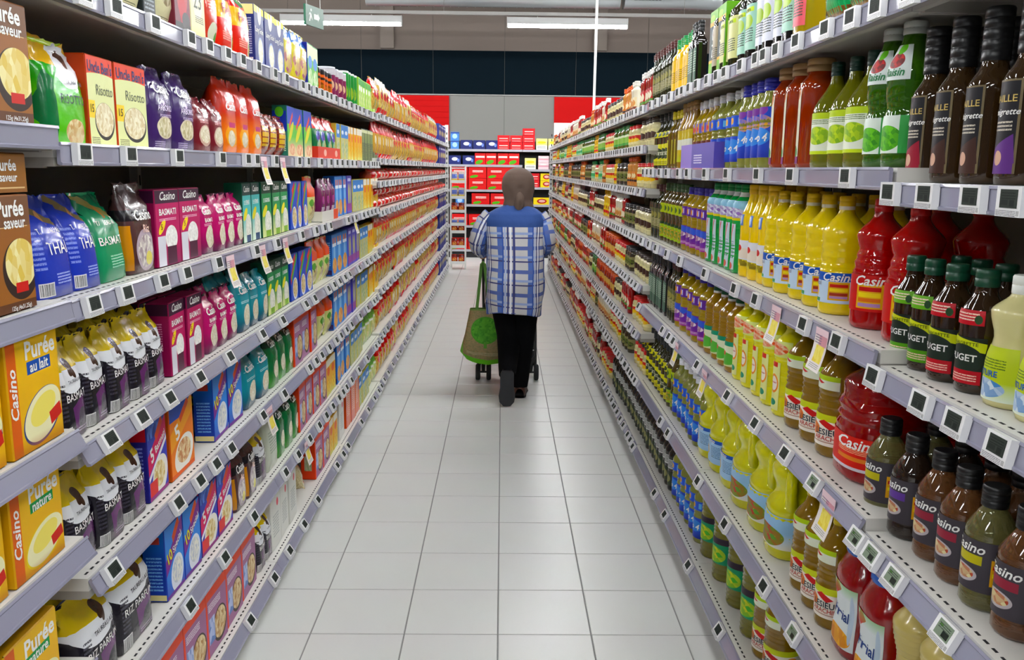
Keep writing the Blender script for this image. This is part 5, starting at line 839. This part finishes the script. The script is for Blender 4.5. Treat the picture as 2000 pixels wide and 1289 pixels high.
# ------------------------------------------------------------------ electronic price tags and paper offers
TAGW = mat('tag_case', '#e6e6e6', rough=.35); LCD = mat('tag_screen', '#2f3530', [('t', .5, .62, .40, .22, '#1b201c', 3), ('r', .28, .3, .2, .14, '#222723'), ('r', .72, .26, .14, .18, '#1d211e')], rough=.65, spec=.15)
LCDG = mat('tag_screen_lit', '#7d8a78', [('r', .7, .3, .22, .2, '#1f2620'), ('e', .25, .7, .12, .1, '#4f7a3a'), ('t', .5, .62, .40, .2, '#3c463c', 3)], rough=.2)  # greenish LCD ground with dark digit blocks
PRT = mat('tag_print', '#e2e2e2', [('t', .42, .5, .40, .4, '#55555a', 4), ('b', .9, .5, .07, .4)], rough=.4)
def tag_meshes(w=.062, h=.043, t=.013):
    q = MB(); e = .002
    q.box(-w/2, w/2, -t, 0, -h/2, h/2, TAGW, only=('right', 'left', 'top', 'bottom', 'back'))
    y = -t; q.face([(-w/2,y,-h/2),(w/2,y,-h/2),(w/2,y,-h/2+.011),(-w/2,y,-h/2+.011)], [(0,0),(1,0),(1,1),(0,1)], PRT)
    q.face([(-w/2,y,-h/2+.011),(w/2,y,-h/2+.011),(w/2,y,h/2),(-w/2,y,h/2)], None, TAGW)
    out = []
    for m in (LCD, LCDG):
        s = MB(); s.box(-w*.33, w*.36, -t-.0008, -t+.001, -h/2+.0125, h/2-.004, m, m); out.append(s.mesh('screen'))
    return q.mesh('price_tag'), out
TM, SM = tag_meshes()
TL = []
for side, a, z, row, ys in TAGS:
    for y in ys: TL.append((y, side, a, z, row))
for j, z in enumerate(PR):
    y = 6.05
    while y < 13.6: TL.append((y, -1, .84, z, '%s pasta rail' % PROW[j])); y += rnd.uniform(.14, .34)
for j, z in enumerate(CR):
    y = 4.7
    while y < 13.9: TL.append((y, 1, .74, z, '%s sauce rail' % PROW[j])); y += rnd.uniform(.075, .19)
TL.sort()
def tag_mx(y, side, a, z):
    an = math.radians(TILT_OF(z)); off = .0045
    return Matrix.Translation((side*a - side*off*math.cos(an), y, z + off*math.sin(an))) @ Matrix.Rotation(-side*PI/2, 4, 'Z') @ Matrix.Rotation(-an, 4, 'X')
near, far = TL[:300], TL[300:]; cnt = {}; tot = {}
for t in near: tot[t[4]] = tot.get(t[4], 0) + 1
for y, side, a, z, row in near:
    o = bpy.data.objects.new('price_tag', TM); COL.objects.link(o); o.matrix_world = tag_mx(y, side, a, z)
    greenish = side > 0 and z < .95 and y < 2.1
    s = bpy.data.objects.new('screen', SM[1 if greenish else 0]); COL.objects.link(s); s.parent = o
    cnt[row] = cnt.get(row, 0) + 1
    tag(o, 'white electronic price tag, %s of %s along the %s' % (ordn(cnt[row]), card(tot[row]), row), 'price tag', 'price tags on the %s' % row)
q = MB()
for y, side, a, z, row in far:
    M = tag_mx(y, side, a, z)
    for me in (TM, SM[0]):
        base = len(q.v); q.v += [tuple(M @ v.co) for v in me.vertices]; idx = [q.slot(m) for m in me.materials]
        for pl in me.polygons: q.f.append(tuple(base+v for v in pl.vertices)); q.mi.append(idx[pl.material_index]); q.sm.append(False)
        q.uv += [tuple(d.uv) for d in me.uv_layers[0].data]
tag(q.build('far_price_tags'), 'tiny white price tags along the far pasta and sauce rails', 'price tag', kind='stuff')
TK = mat('offer_paper', '#dfd8d2', [('r', .5, .9, .5, .1, '#e0c6cc'), ('r', .66, .72, .30, .12, '#c88f98'), ('F', .55, .4, .32, .2, '#e8dc7a', '#d8c04a', 6), ('t', .3, .75, .25, .12, '#7a6a80', 4), ('t', .5, .1, .36, .06, '#8a8a8a', 3)], rough=.6)
for side, a, z, y, lb in OFFERS:
    q = MB(); n = 6; an = math.radians(TILT_OF(z))
    P = lambda i, j: ((i/3-.5)*.078, -.0075 - .020*((1-j/n)**2), (j/n-1)*.096 + .014)
    q.grid(P, 3, n, TK); q.grid(lambda i, j: (P(i, j)[0], P(i, j)[1]+.0006, P(i, j)[2]), 3, n, TK, flip=True)
    tag(q.build('offer_ticket', None, (side*a, y, z), -side*PI/2), lb, 'ticket')
# ------------------------------------------------------------------ the shopper
SKIN = mat('skin', '#b98566', rough=.5)
def skin_body(verts, edges):
    names = list(verts); me = bpy.data.meshes.new('person')
    me.from_pydata([verts[n][0] for n in names], [(names.index(a), names.index(b)) for a, b in edges], [])
    o = bpy.data.objects.new('person', me); COL.objects.link(o)
    o.modifiers.new('skin', 'SKIN'); sd = o.modifiers.new('sub', 'SUBSURF'); sd.levels = sd.render_levels = 1
    if not me.skin_vertices: 
        bpy.context.view_layer.objects.active = o
    lay = me.skin_vertices[0].data
    for i, n in enumerate(names):
        r = verts[n][1]; lay[i].radius = r if isinstance(r, tuple) else (r, r); lay[i].use_root = (i == 0)
    me.materials.append(SKIN); return o
V = {'pelvis': ((.09, 6.05, .86), (.15, .11)), 'spine': ((.09, 6.04, 1.03), (.14, .10)), 'chest': ((.09, 6.045, 1.2), (.145, .10)), 'collar': ((.098, 6.06, 1.33), (.07, .06)),
     'neck': ((.105, 6.075, 1.40), .05), 'skull': ((.108, 6.085, 1.47), (.066, .075)), 'crown': ((.108, 6.09, 1.55), (.07, .085)), 'top': ((.108, 6.09, 1.59), (.045, .055)), 'nose': ((.108, 6.172, 1.487), .012), 'chin': ((.108, 6.135, 1.425), .03)}
E_ = [('pelvis', 'spine'), ('spine', 'chest'), ('chest', 'collar'), ('collar', 'neck'), ('neck', 'skull'), ('skull', 'crown'), ('crown', 'top'), ('skull', 'nose'), ('neck', 'chin')]
for s, sx, ex, hx in (('l', -.085, -.165, -.14), ('r', .265, .30, .268)):
    V.update({'shoulder'+s: ((sx, 6.05, 1.285), .036), 'elbow'+s: ((ex, 6.025, 1.13), .034), 'wrist'+s: ((hx, 6.28, 1.012), (.026, .022)), 'palm'+s: ((hx, 6.345, 1.018), (.034, .018))})
    E_ += [('chest', 'shoulder'+s), ('shoulder'+s, 'elbow'+s), ('elbow'+s, 'wrist'+s), ('wrist'+s, 'palm'+s)]
for s, hx, kn, an, ba in (('l', .02, (.052, 6.09, .45), (.046, 5.89, .24), (.046, 5.868, .14)), ('r', .16, (.158, 6.11, .44), (.132, 6.13, .085), (.135, 6.24, .035))):
    V.update({'hip'+s: ((hx, 6.05, .76), .09), 'knee'+s: (kn, .055), 'ankle'+s: (an, .032), 'ball'+s: (ba, (.026, .018))})
    E_ += [('pelvis', 'hip'+s), ('hip'+s, 'knee'+s), ('knee'+s, 'ankle'+s), ('ankle'+s, 'ball'+s)]
person = skin_body(V, E_)
tag(person, 'person in brown headscarf and blue plaid shirt walking away behind a pushchair', 'person')
# five curled fingers a hand, rooted in the palm and closed round the grip
for s, hx in ((-1, -.14), (1, .268)):
    q = MB()
    for k, (dy, ln) in enumerate(((-.024, .95), (-.008, 1.08), (.010, 1.0), (.026, .8))):
        y = 6.372 + dy; c = (hx, 1.0); R0 = .0265; pts = [(hx - s*.004, 6.35 + dy*.4, 1.022)]
        for a in range(5): t = math.radians(80 - 52*a*ln); pts.append((c[0] + s*R0*math.cos(t), y, c[1] + R0*math.sin(t)))
        q.tube(pts, [.010, .0095, .009, .0085, .008, .007], SKIN, 8)
    q.tube([(hx - s*.02, 6.318, 1.012), (hx - s*.031, 6.345, 1.0), (hx - s*.026, 6.372, .985), (hx - s*.008, 6.388, .974)], [.012, .0105, .0095, .008], SKIN, 8)
    q.build('hand_fingers', person)
q = MB()
for dx in (-.032, .032):
    q.tube([(.108+dx-.011, 6.158, 1.513), (.108+dx+.011, 6.158, 1.513)], [.006, .006], mat('eye_dark', '#20150f', rough=.2), 8); q.tube([(.108+dx-.018, 6.162, 1.535), (.108+dx+.018, 6.162, 1.535)], .004, mat('brow', '#241a14'), 6)
q.build('eyes', person); q = MB(); q.tube([(.085, 6.157, 1.447), (.108, 6.166, 1.446), (.131, 6.157, 1.447)], [.003, .006, .003], mat('lips', '#9a5a50', rough=.4), 8); q.build('mouth', person)
PLAID = [('s', 6.6, .20, '#4f68a8', 0, 9, .62), ('h', 6.4, .16, '#56659c', .1), ('h', 6.4, .06, '#3d3f6c', .62), ('h', 6.4, .10, '#93a2c8', .45), ('s', 6.6, .07, '#a3aecb', 0, 9, .33), ('s', 6.6, .055, '#3a3f70', 0, 9, .22), ('s', 6.6, .05, '#dfe1e8', 0, 9, .14), ('s', 6.6, .055, '#3a3f70', 0, 9, .06), ('s', 6.6, .06, '#35529a', 0, 9, .42)]
SHIRT = mat('plaid_cotton', '#c0bfbf', PLAID + [('r', 0, 1.402, 9, .172, '#29447c')], rough=.8, bump=.5, bscale=26)
SLEEVE = mat('plaid_sleeve', '#b2b1b2', PLAID, rough=.8, bump=.5, bscale=26)
RG = [(.628, .09, .192, .150, 6.03), (.66, .09, .196, .152, 6.03), (.76, .092, .200, .158, 6.03), (.86, .093, .202, .158, 6.025), (.95, .093, .199, .150, 6.03), (1.03, .092, .197, .143, 6.03), (1.12, .09, .200, .140, 6.035), (1.2, .087, .206, .138, 6.04), (1.27, .086, .208, .128, 6.045), (1.315, .089, .19, .112, 6.05), (1.345, .095, .145, .09, 6.055), (1.37, .10, .09, .072, 6.06), (1.395, .104, .068, .064, 6.066)]
q = MB(); K = 64; SUB = 4
def ringat(j):
    k, f = divmod(j, SUB); k = min(k, len(RG)-1); a = RG[k]; b = RG[min(k+1, len(RG)-1)]; f /= SUB
    return [a[i]*(1-f) + b[i]*f for i in range(5)]
def shp(i, j):
    z, cx, rx, ry, cy = ringat(j); t = 2*PI*i/K + PI/2      # seam at the front
    n = 2.5; c, s_ = math.cos(t), math.sin(t); c, s_ = math.copysign(abs(c)**(2/n), c), math.copysign(abs(s_)**(2/n), s_)
    lo = max(0, min(1, (1.15-z)/.4))
    f = 1 + .018*lo*math.sin(5*t + 9*z) + .022*lo*math.sin(3*t - 21*z) + .008*math.sin(11*t + 34*z) + .012*math.exp(-((z-.96)/.05)**2)*math.sin(7*t+3)
    return (cx + rx*f*c, cy + ry*f*s_, z + .012*lo*math.sin(2*t+.6) - .02*lo*(1 if z < .64 else 0)*math.cos(t*2))
q.grid(shp, K, SUB*(len(RG)-1), SHIRT, lambda i, j: ((i/K-.5)*1.05, ringat(j)[0]), closed=False)
q.grid(lambda i, j: tuple(a*b + c for a, b, c in zip(shp(i, j*2), (.97, .97, 1), (.003, .18, .003))), K, 3, SHIRT, lambda i, j: ((i/K-.5)*1.05, ringat(j)[0]), flip=True)
q.build('shirt', person)
for s, pts in ((-1, [(-.075, 6.05, 1.300), (-.118, 6.045, 1.255), (-.150, 6.03, 1.19), (-.170, 6.02, 1.125), (-.168, 6.06, 1.088), (-.156, 6.14, 1.058), (-.146, 6.235, 1.028)]), (1, [(.248, 6.05, 1.300), (.282, 6.045, 1.255), (.300, 6.03, 1.19), (.312, 6.02, 1.125), (.308, 6.06, 1.088), (.29, 6.14, 1.058), (.276, 6.235, 1.028)])):
    q = MB(); rr = [.06, .064, .062, .061, .058, .05, .044]; P = []
    for k in range(len(pts)-1):
        for f in (0, .33, .66): P.append((Vector(pts[k]).lerp(Vector(pts[k+1]), f), rr[k]*(1-f)+rr[k+1]*f + .003*math.sin(9*k+7*f)))
    P.append((Vector(pts[-1]), rr[-1])); b0 = len(q.v); q.tube([p for p, _ in P], [r_ for _, r_ in P], SLEEVE, 16)
    q.uv = [(-1, -1)]*len(q.uv); it = 0
    for f in q.f:
        for v in f:
            lv = (v-b0)//16 if (v-b0) < 16*len(P) else 0
            q.uv[it] = (((v-b0) % 16)/16*.36, lv*.024); it += 1
    q.build('sleeve', person)
JEAN = mat('black_trousers', '#070709', rough=.95, spec=.12, bump=.1)
q = MB()
q.tube([(.09, 6.045, .93), (.09, 6.045, .82), (.09, 6.045, .70)], [.15, .165, .15], JEAN, 24)
q.tube([(.015, 6.045, .80), (.03, 6.06, .62), (.05, 6.085, .46), (.052, 6.03, .36), (.046, 5.91, .255), (.044, 5.87, .215)], [.095, .094, .082, .077, .064, .058], JEAN, 20)
q.tube([(.165, 6.045, .80), (.163, 6.07, .62), (.156, 6.105, .45), (.145, 6.12, .28), (.134, 6.125, .11), (.133, 6.125, .075)], [.097, .096, .083, .074, .064, .060], JEAN, 20)
q.build('trousers', person)
SOLE, UPPER = mat('shoe_sole', '#2f3033', rough=.7), mat('shoe_upper', '#4a2f28', rough=.5)
def shoe(x, y, z, tilt, rz=0):
    r = empty('shoe', (x, y, z), rz); r.rotation_euler = (-math.radians(tilt), 0, rz); r.parent = person
    st = [(-.0, .032, .05), (.02, .043, .078), (.07, .043, .078), (.12, .044, .062), (.18, .053, .05), (.225, .047, .04), (.25, .026, .025)]
    q = MB(); K = 16
    q.grid(lambda i, j: (st[j][1]*math.cos(2*PI*i/K), st[j][0], .02 + st[j][2]*max(0, math.sin(2*PI*i/K))*1.0 - .008*max(0, -math.sin(2*PI*i/K))), K, len(st)-1, UPPER, closed=True, flip=True); q.build('upper', r)
    q = MB(); q.grid(lambda i, j: (st[j][1]*1.08*math.cos(2*PI*i/K), st[j][0]*1.03-.004, .011 + .011*math.copysign(abs(math.sin(2*PI*i/K))**.35, math.sin(2*PI*i/K))), K, len(st)-1, SOLE, closed=True, flip=True)
    q.ring_cap([(st[-1][1]*1.08*math.cos(2*PI*i/K), st[-1][0]*1.03-.004, .011 + .011*math.copysign(abs(math.sin(2*PI*i/K))**.35, math.sin(2*PI*i/K))) for i in range(K)], SOLE); q.build('sole', r)
    return r
shoe(.134, 6.06, .0008, 0, -.06); shoe(.043, 5.79, .258, 83, .03)
SCARF = mat('headscarf_cloth', '#574840', rough=.85, bump=.25, bscale=35)
SC = [(1.335, .112, .10, 6.075), (1.37, .104, .096, 6.076), (1.405, .097, .098, 6.080), (1.44, .104, .109, 6.086), (1.48, .111, .118, 6.092), (1.52, .113, .123, 6.095), (1.56, .106, .118, 6.095), (1.595, .085, .098, 6.094), (1.617, .052, .062, 6.092), (1.626, .024, .03, 6.09), (1.629, .004, .006, 6.09)]
q = MB(); K = 40
def scf(i, j):
    k, f = divmod(j, 3); a = SC[k]; b = SC[min(k+1, len(SC)-1)]; f /= 3; z, rx, ry, cy = [a[m]*(1-f)+b[m]*f for m in range(4)]
    t = 2*PI*i/K - PI/2; fo = 1 + .03*math.sin(6*t + 30*z)*(z < 1.5) + .02*math.sin(9*t - 22*z)*max(0, 1.56-z)*5
    if z < 1.5 and z > 1.36: fo -= .10*max(0, math.sin(t))*(1.5-z)/.14*0     # open under the chin stays covered
    y = cy + ry*fo*math.sin(t)
    if math.sin(t) > .55 and 1.425 < z < 1.55 and abs(math.cos(t)) < .78: y -= .038*math.sin(PI*(z-1.425)/.125)     # face opening sits back
    return (.108 + rx*fo*math.cos(t), y, z)
q.grid(scf, K, 3*(len(SC)-1), SCARF, closed=True)
q.tube([(.110, 6.0, 1.475), (.118, 5.985, 1.43), (.114, 5.985, 1.375), (.108, 5.985, 1.32)], [.012, .03, .036, .012], SCARF, 14)
q.build('headscarf', person)

# ------------------------------------------------------------------ pushchair and shopping bag
PT, BLK, RUB = mat('pushchair_tube', '#2a2b2c', rough=.35, metal=.3), mat('pushchair_fabric', '#1a1b20', rough=.9), mat('tyre_rubber', '#26272a', rough=.8)
pc = tag(empty('pushchair', (.065, 6.85, 0)), 'dark folding pushchair with double wheels in front of the walking person', 'pushchair')
def LV(p): return (p[0]-.065, p[1]-6.85, p[2])
for x in (-.14, .268):
    q = MB(); q.tube([LV(p) for p in ((x, 6.41, 1.0), (x, 6.46, .985), (x, 6.50, .93), (x, 6.66, .62), (x, 7.14, .14))], .0115, PT, 10); q.build('push_tube', pc)
    q = MB(); q.tube([LV(p) for p in ((x, 6.325, 1.0), (x, 6.33, 1.0), (x, 6.41, 1.0), (x, 6.42, 1.0))], [.013, .0165, .0165, .014], BLK, 12); q.build('grip', pc)
    q = MB(); q.tube([LV(p) for p in ((x, 6.62, .075), (x, 6.72, .3), (x, 6.88, .56))], .0105, PT, 10); q.build('rear_leg', pc)
q = MB(); q.tube([LV((-.14, 6.62, .12)), LV((.268, 7.1, .18))], .008, PT, 8); q.tube([LV((.268, 6.62, .12)), LV((-.14, 7.1, .18))], .008, PT, 8); q.build('cross_brace', pc)
q = MB(); sy = [(6.70, .80), (6.76, .56), (6.84, .36), (7.08, .38), (7.14, .30)]
def seatp(i, j):
    y, z = sy[j]; u = i/8; return LV((-.128 + .384*u, y - .01, z - .05*math.sin(PI*u)))
q.grid(seatp, 8, 4, BLK); q.grid(lambda i, j: tuple(a+b for a, b in zip(seatp(i, j), (0, .006, -.006))), 8, 4, BLK, flip=True); q.build('seat', pc)
for n, (x, y, r_) in enumerate(((-.137, 6.615, .062), (.232, 6.615, .062), (-.14, 7.14, .062), (.232, 7.14, .062))):
    fk = MB(); fk.tube([LV((x, y, .06)), LV((x, y-.012, .135)), LV((x + (-.003 if x < 0 else .036), y+.02, .19))], [.012, .015, .011], PT, 10); fk.tube([LV((x-.05, y, .0625)), LV((x+.05, y, .0625))], .008, PT, 8); f = fk.build('wheel_fork', pc)
    for s in (-1, 1):
        w = MB(); c = Vector(LV((x + s*.042, y, .0625))); prof = [(-.018, .036), (-.018, .053), (-.012, .062), (.012, .062), (.018, .053), (.018, .036)]
        w.grid(lambda i, j: (c.x + prof[j][0], c.y + prof[j][1]*math.cos(2*PI*i/20), c.z + prof[j][1]*math.sin(2*PI*i/20)), 20, 5, RUB, closed=True, flip=False)
        for sg in (-1, 1): w.ring_cap([(c.x + sg*.013, c.y + .040*math.cos(2*PI*i/20), c.z + .040*math.sin(2*PI*i/20)) for i in range(20)], mat('wheel_hub', '#3c3d40', rough=.5), sg > 0)
        w.build('wheel', f)
bagm = mat('woven_bag', '#86805a', [('F', .5, .5, .6, .6, '#a08a66', '#83805a', 40), ('e', .45, .60, .27, .26, '#4f9a34'), ('f', .45, .60, .25, .24, '#63ae40', '#3f8a2c', 22), ('r', .45, .32, .03, .06, '#5a9a3c'), ('t', .4, .17, .3, .02, '#b8b090', 2), ('r', .5, -.08, .6, .18, '#6cc030'), ('r', .0, .5, .03, .6, '#7cc252'), ('r', .5, .99, .6, .015, '#6f8a4a')], rough=.6)
bg = tag(empty('shopping_bag', (-.10, 6.50, .185)), 'green and brown woven shopping bag with tree print hanging from the pushchair', 'bag')
q = MB(); K = 24; BR = [(0, .165, .05), (.04, .212, .075), (.08, .203, .08), (.2, .176, .074), (.32, .152, .06), (.395, .138, .042)]
q.grid(lambda i, j: (lambda p: (p[0] - .03*(1-BR[j][0]/.395)*0 , p[1], p[2] - (.03*(1-abs(p[0])/.2) if j < 2 else 0) + (.05*max(0, -p[0]/.2-.5) if j < 3 else 0)))(ell_ring(2*BR[j][1], 2*BR[j][2], 4, 0, BR[j][0], K)[i % K]), K, len(BR)-1, bagm, lambda i, j: (ell_ring(2*BR[j][1], 1, 4, 0, 0, K)[i % K][0]/.40+.5, BR[j][0]/.395), closed=True)
q.ring_cap([(x, y, z - .03*(1-abs(x)/.2) + .05*max(0, -x/.2-.5)) for x, y, z in ell_ring(.34, .1, 4, 0, 0, K)], bagm, False); q.build('bag_body', bg)
SM_ = mat('bag_strap', '#5f8a45', rough=.7)
for y in (-.04, .035):
    q = MB()
    for sx, tx in ((-.085, -.052), (.01, -.030)):
        pa = [(sx, y, .30), (sx, y, .40), ((sx+tx)/2, y*.8, .56), (tx, -.012 + y*.3, .735)]
        for a, b in zip(pa, pa[1:]): q.face([(a[0]-.011, a[1], a[2]), (a[0]+.011, a[1], a[2]), (b[0]+.011, b[1], b[2]), (b[0]-.011, b[1], b[2])], None, SM_); q.face([(b[0]-.011, b[1]+.002, b[2]), (b[0]+.011, b[1]+.002, b[2]), (a[0]+.011, a[1]+.002, a[2]), (a[0]-.011, a[1]+.002, a[2])], None, SM_)
    q.tube([(-.052, -.012 + y*.3, .73), (-.041, -.012 + y*.3, .752), (-.030, -.012 + y*.3, .73)], .009, SM_, 8)
    q.build('strap', bg)
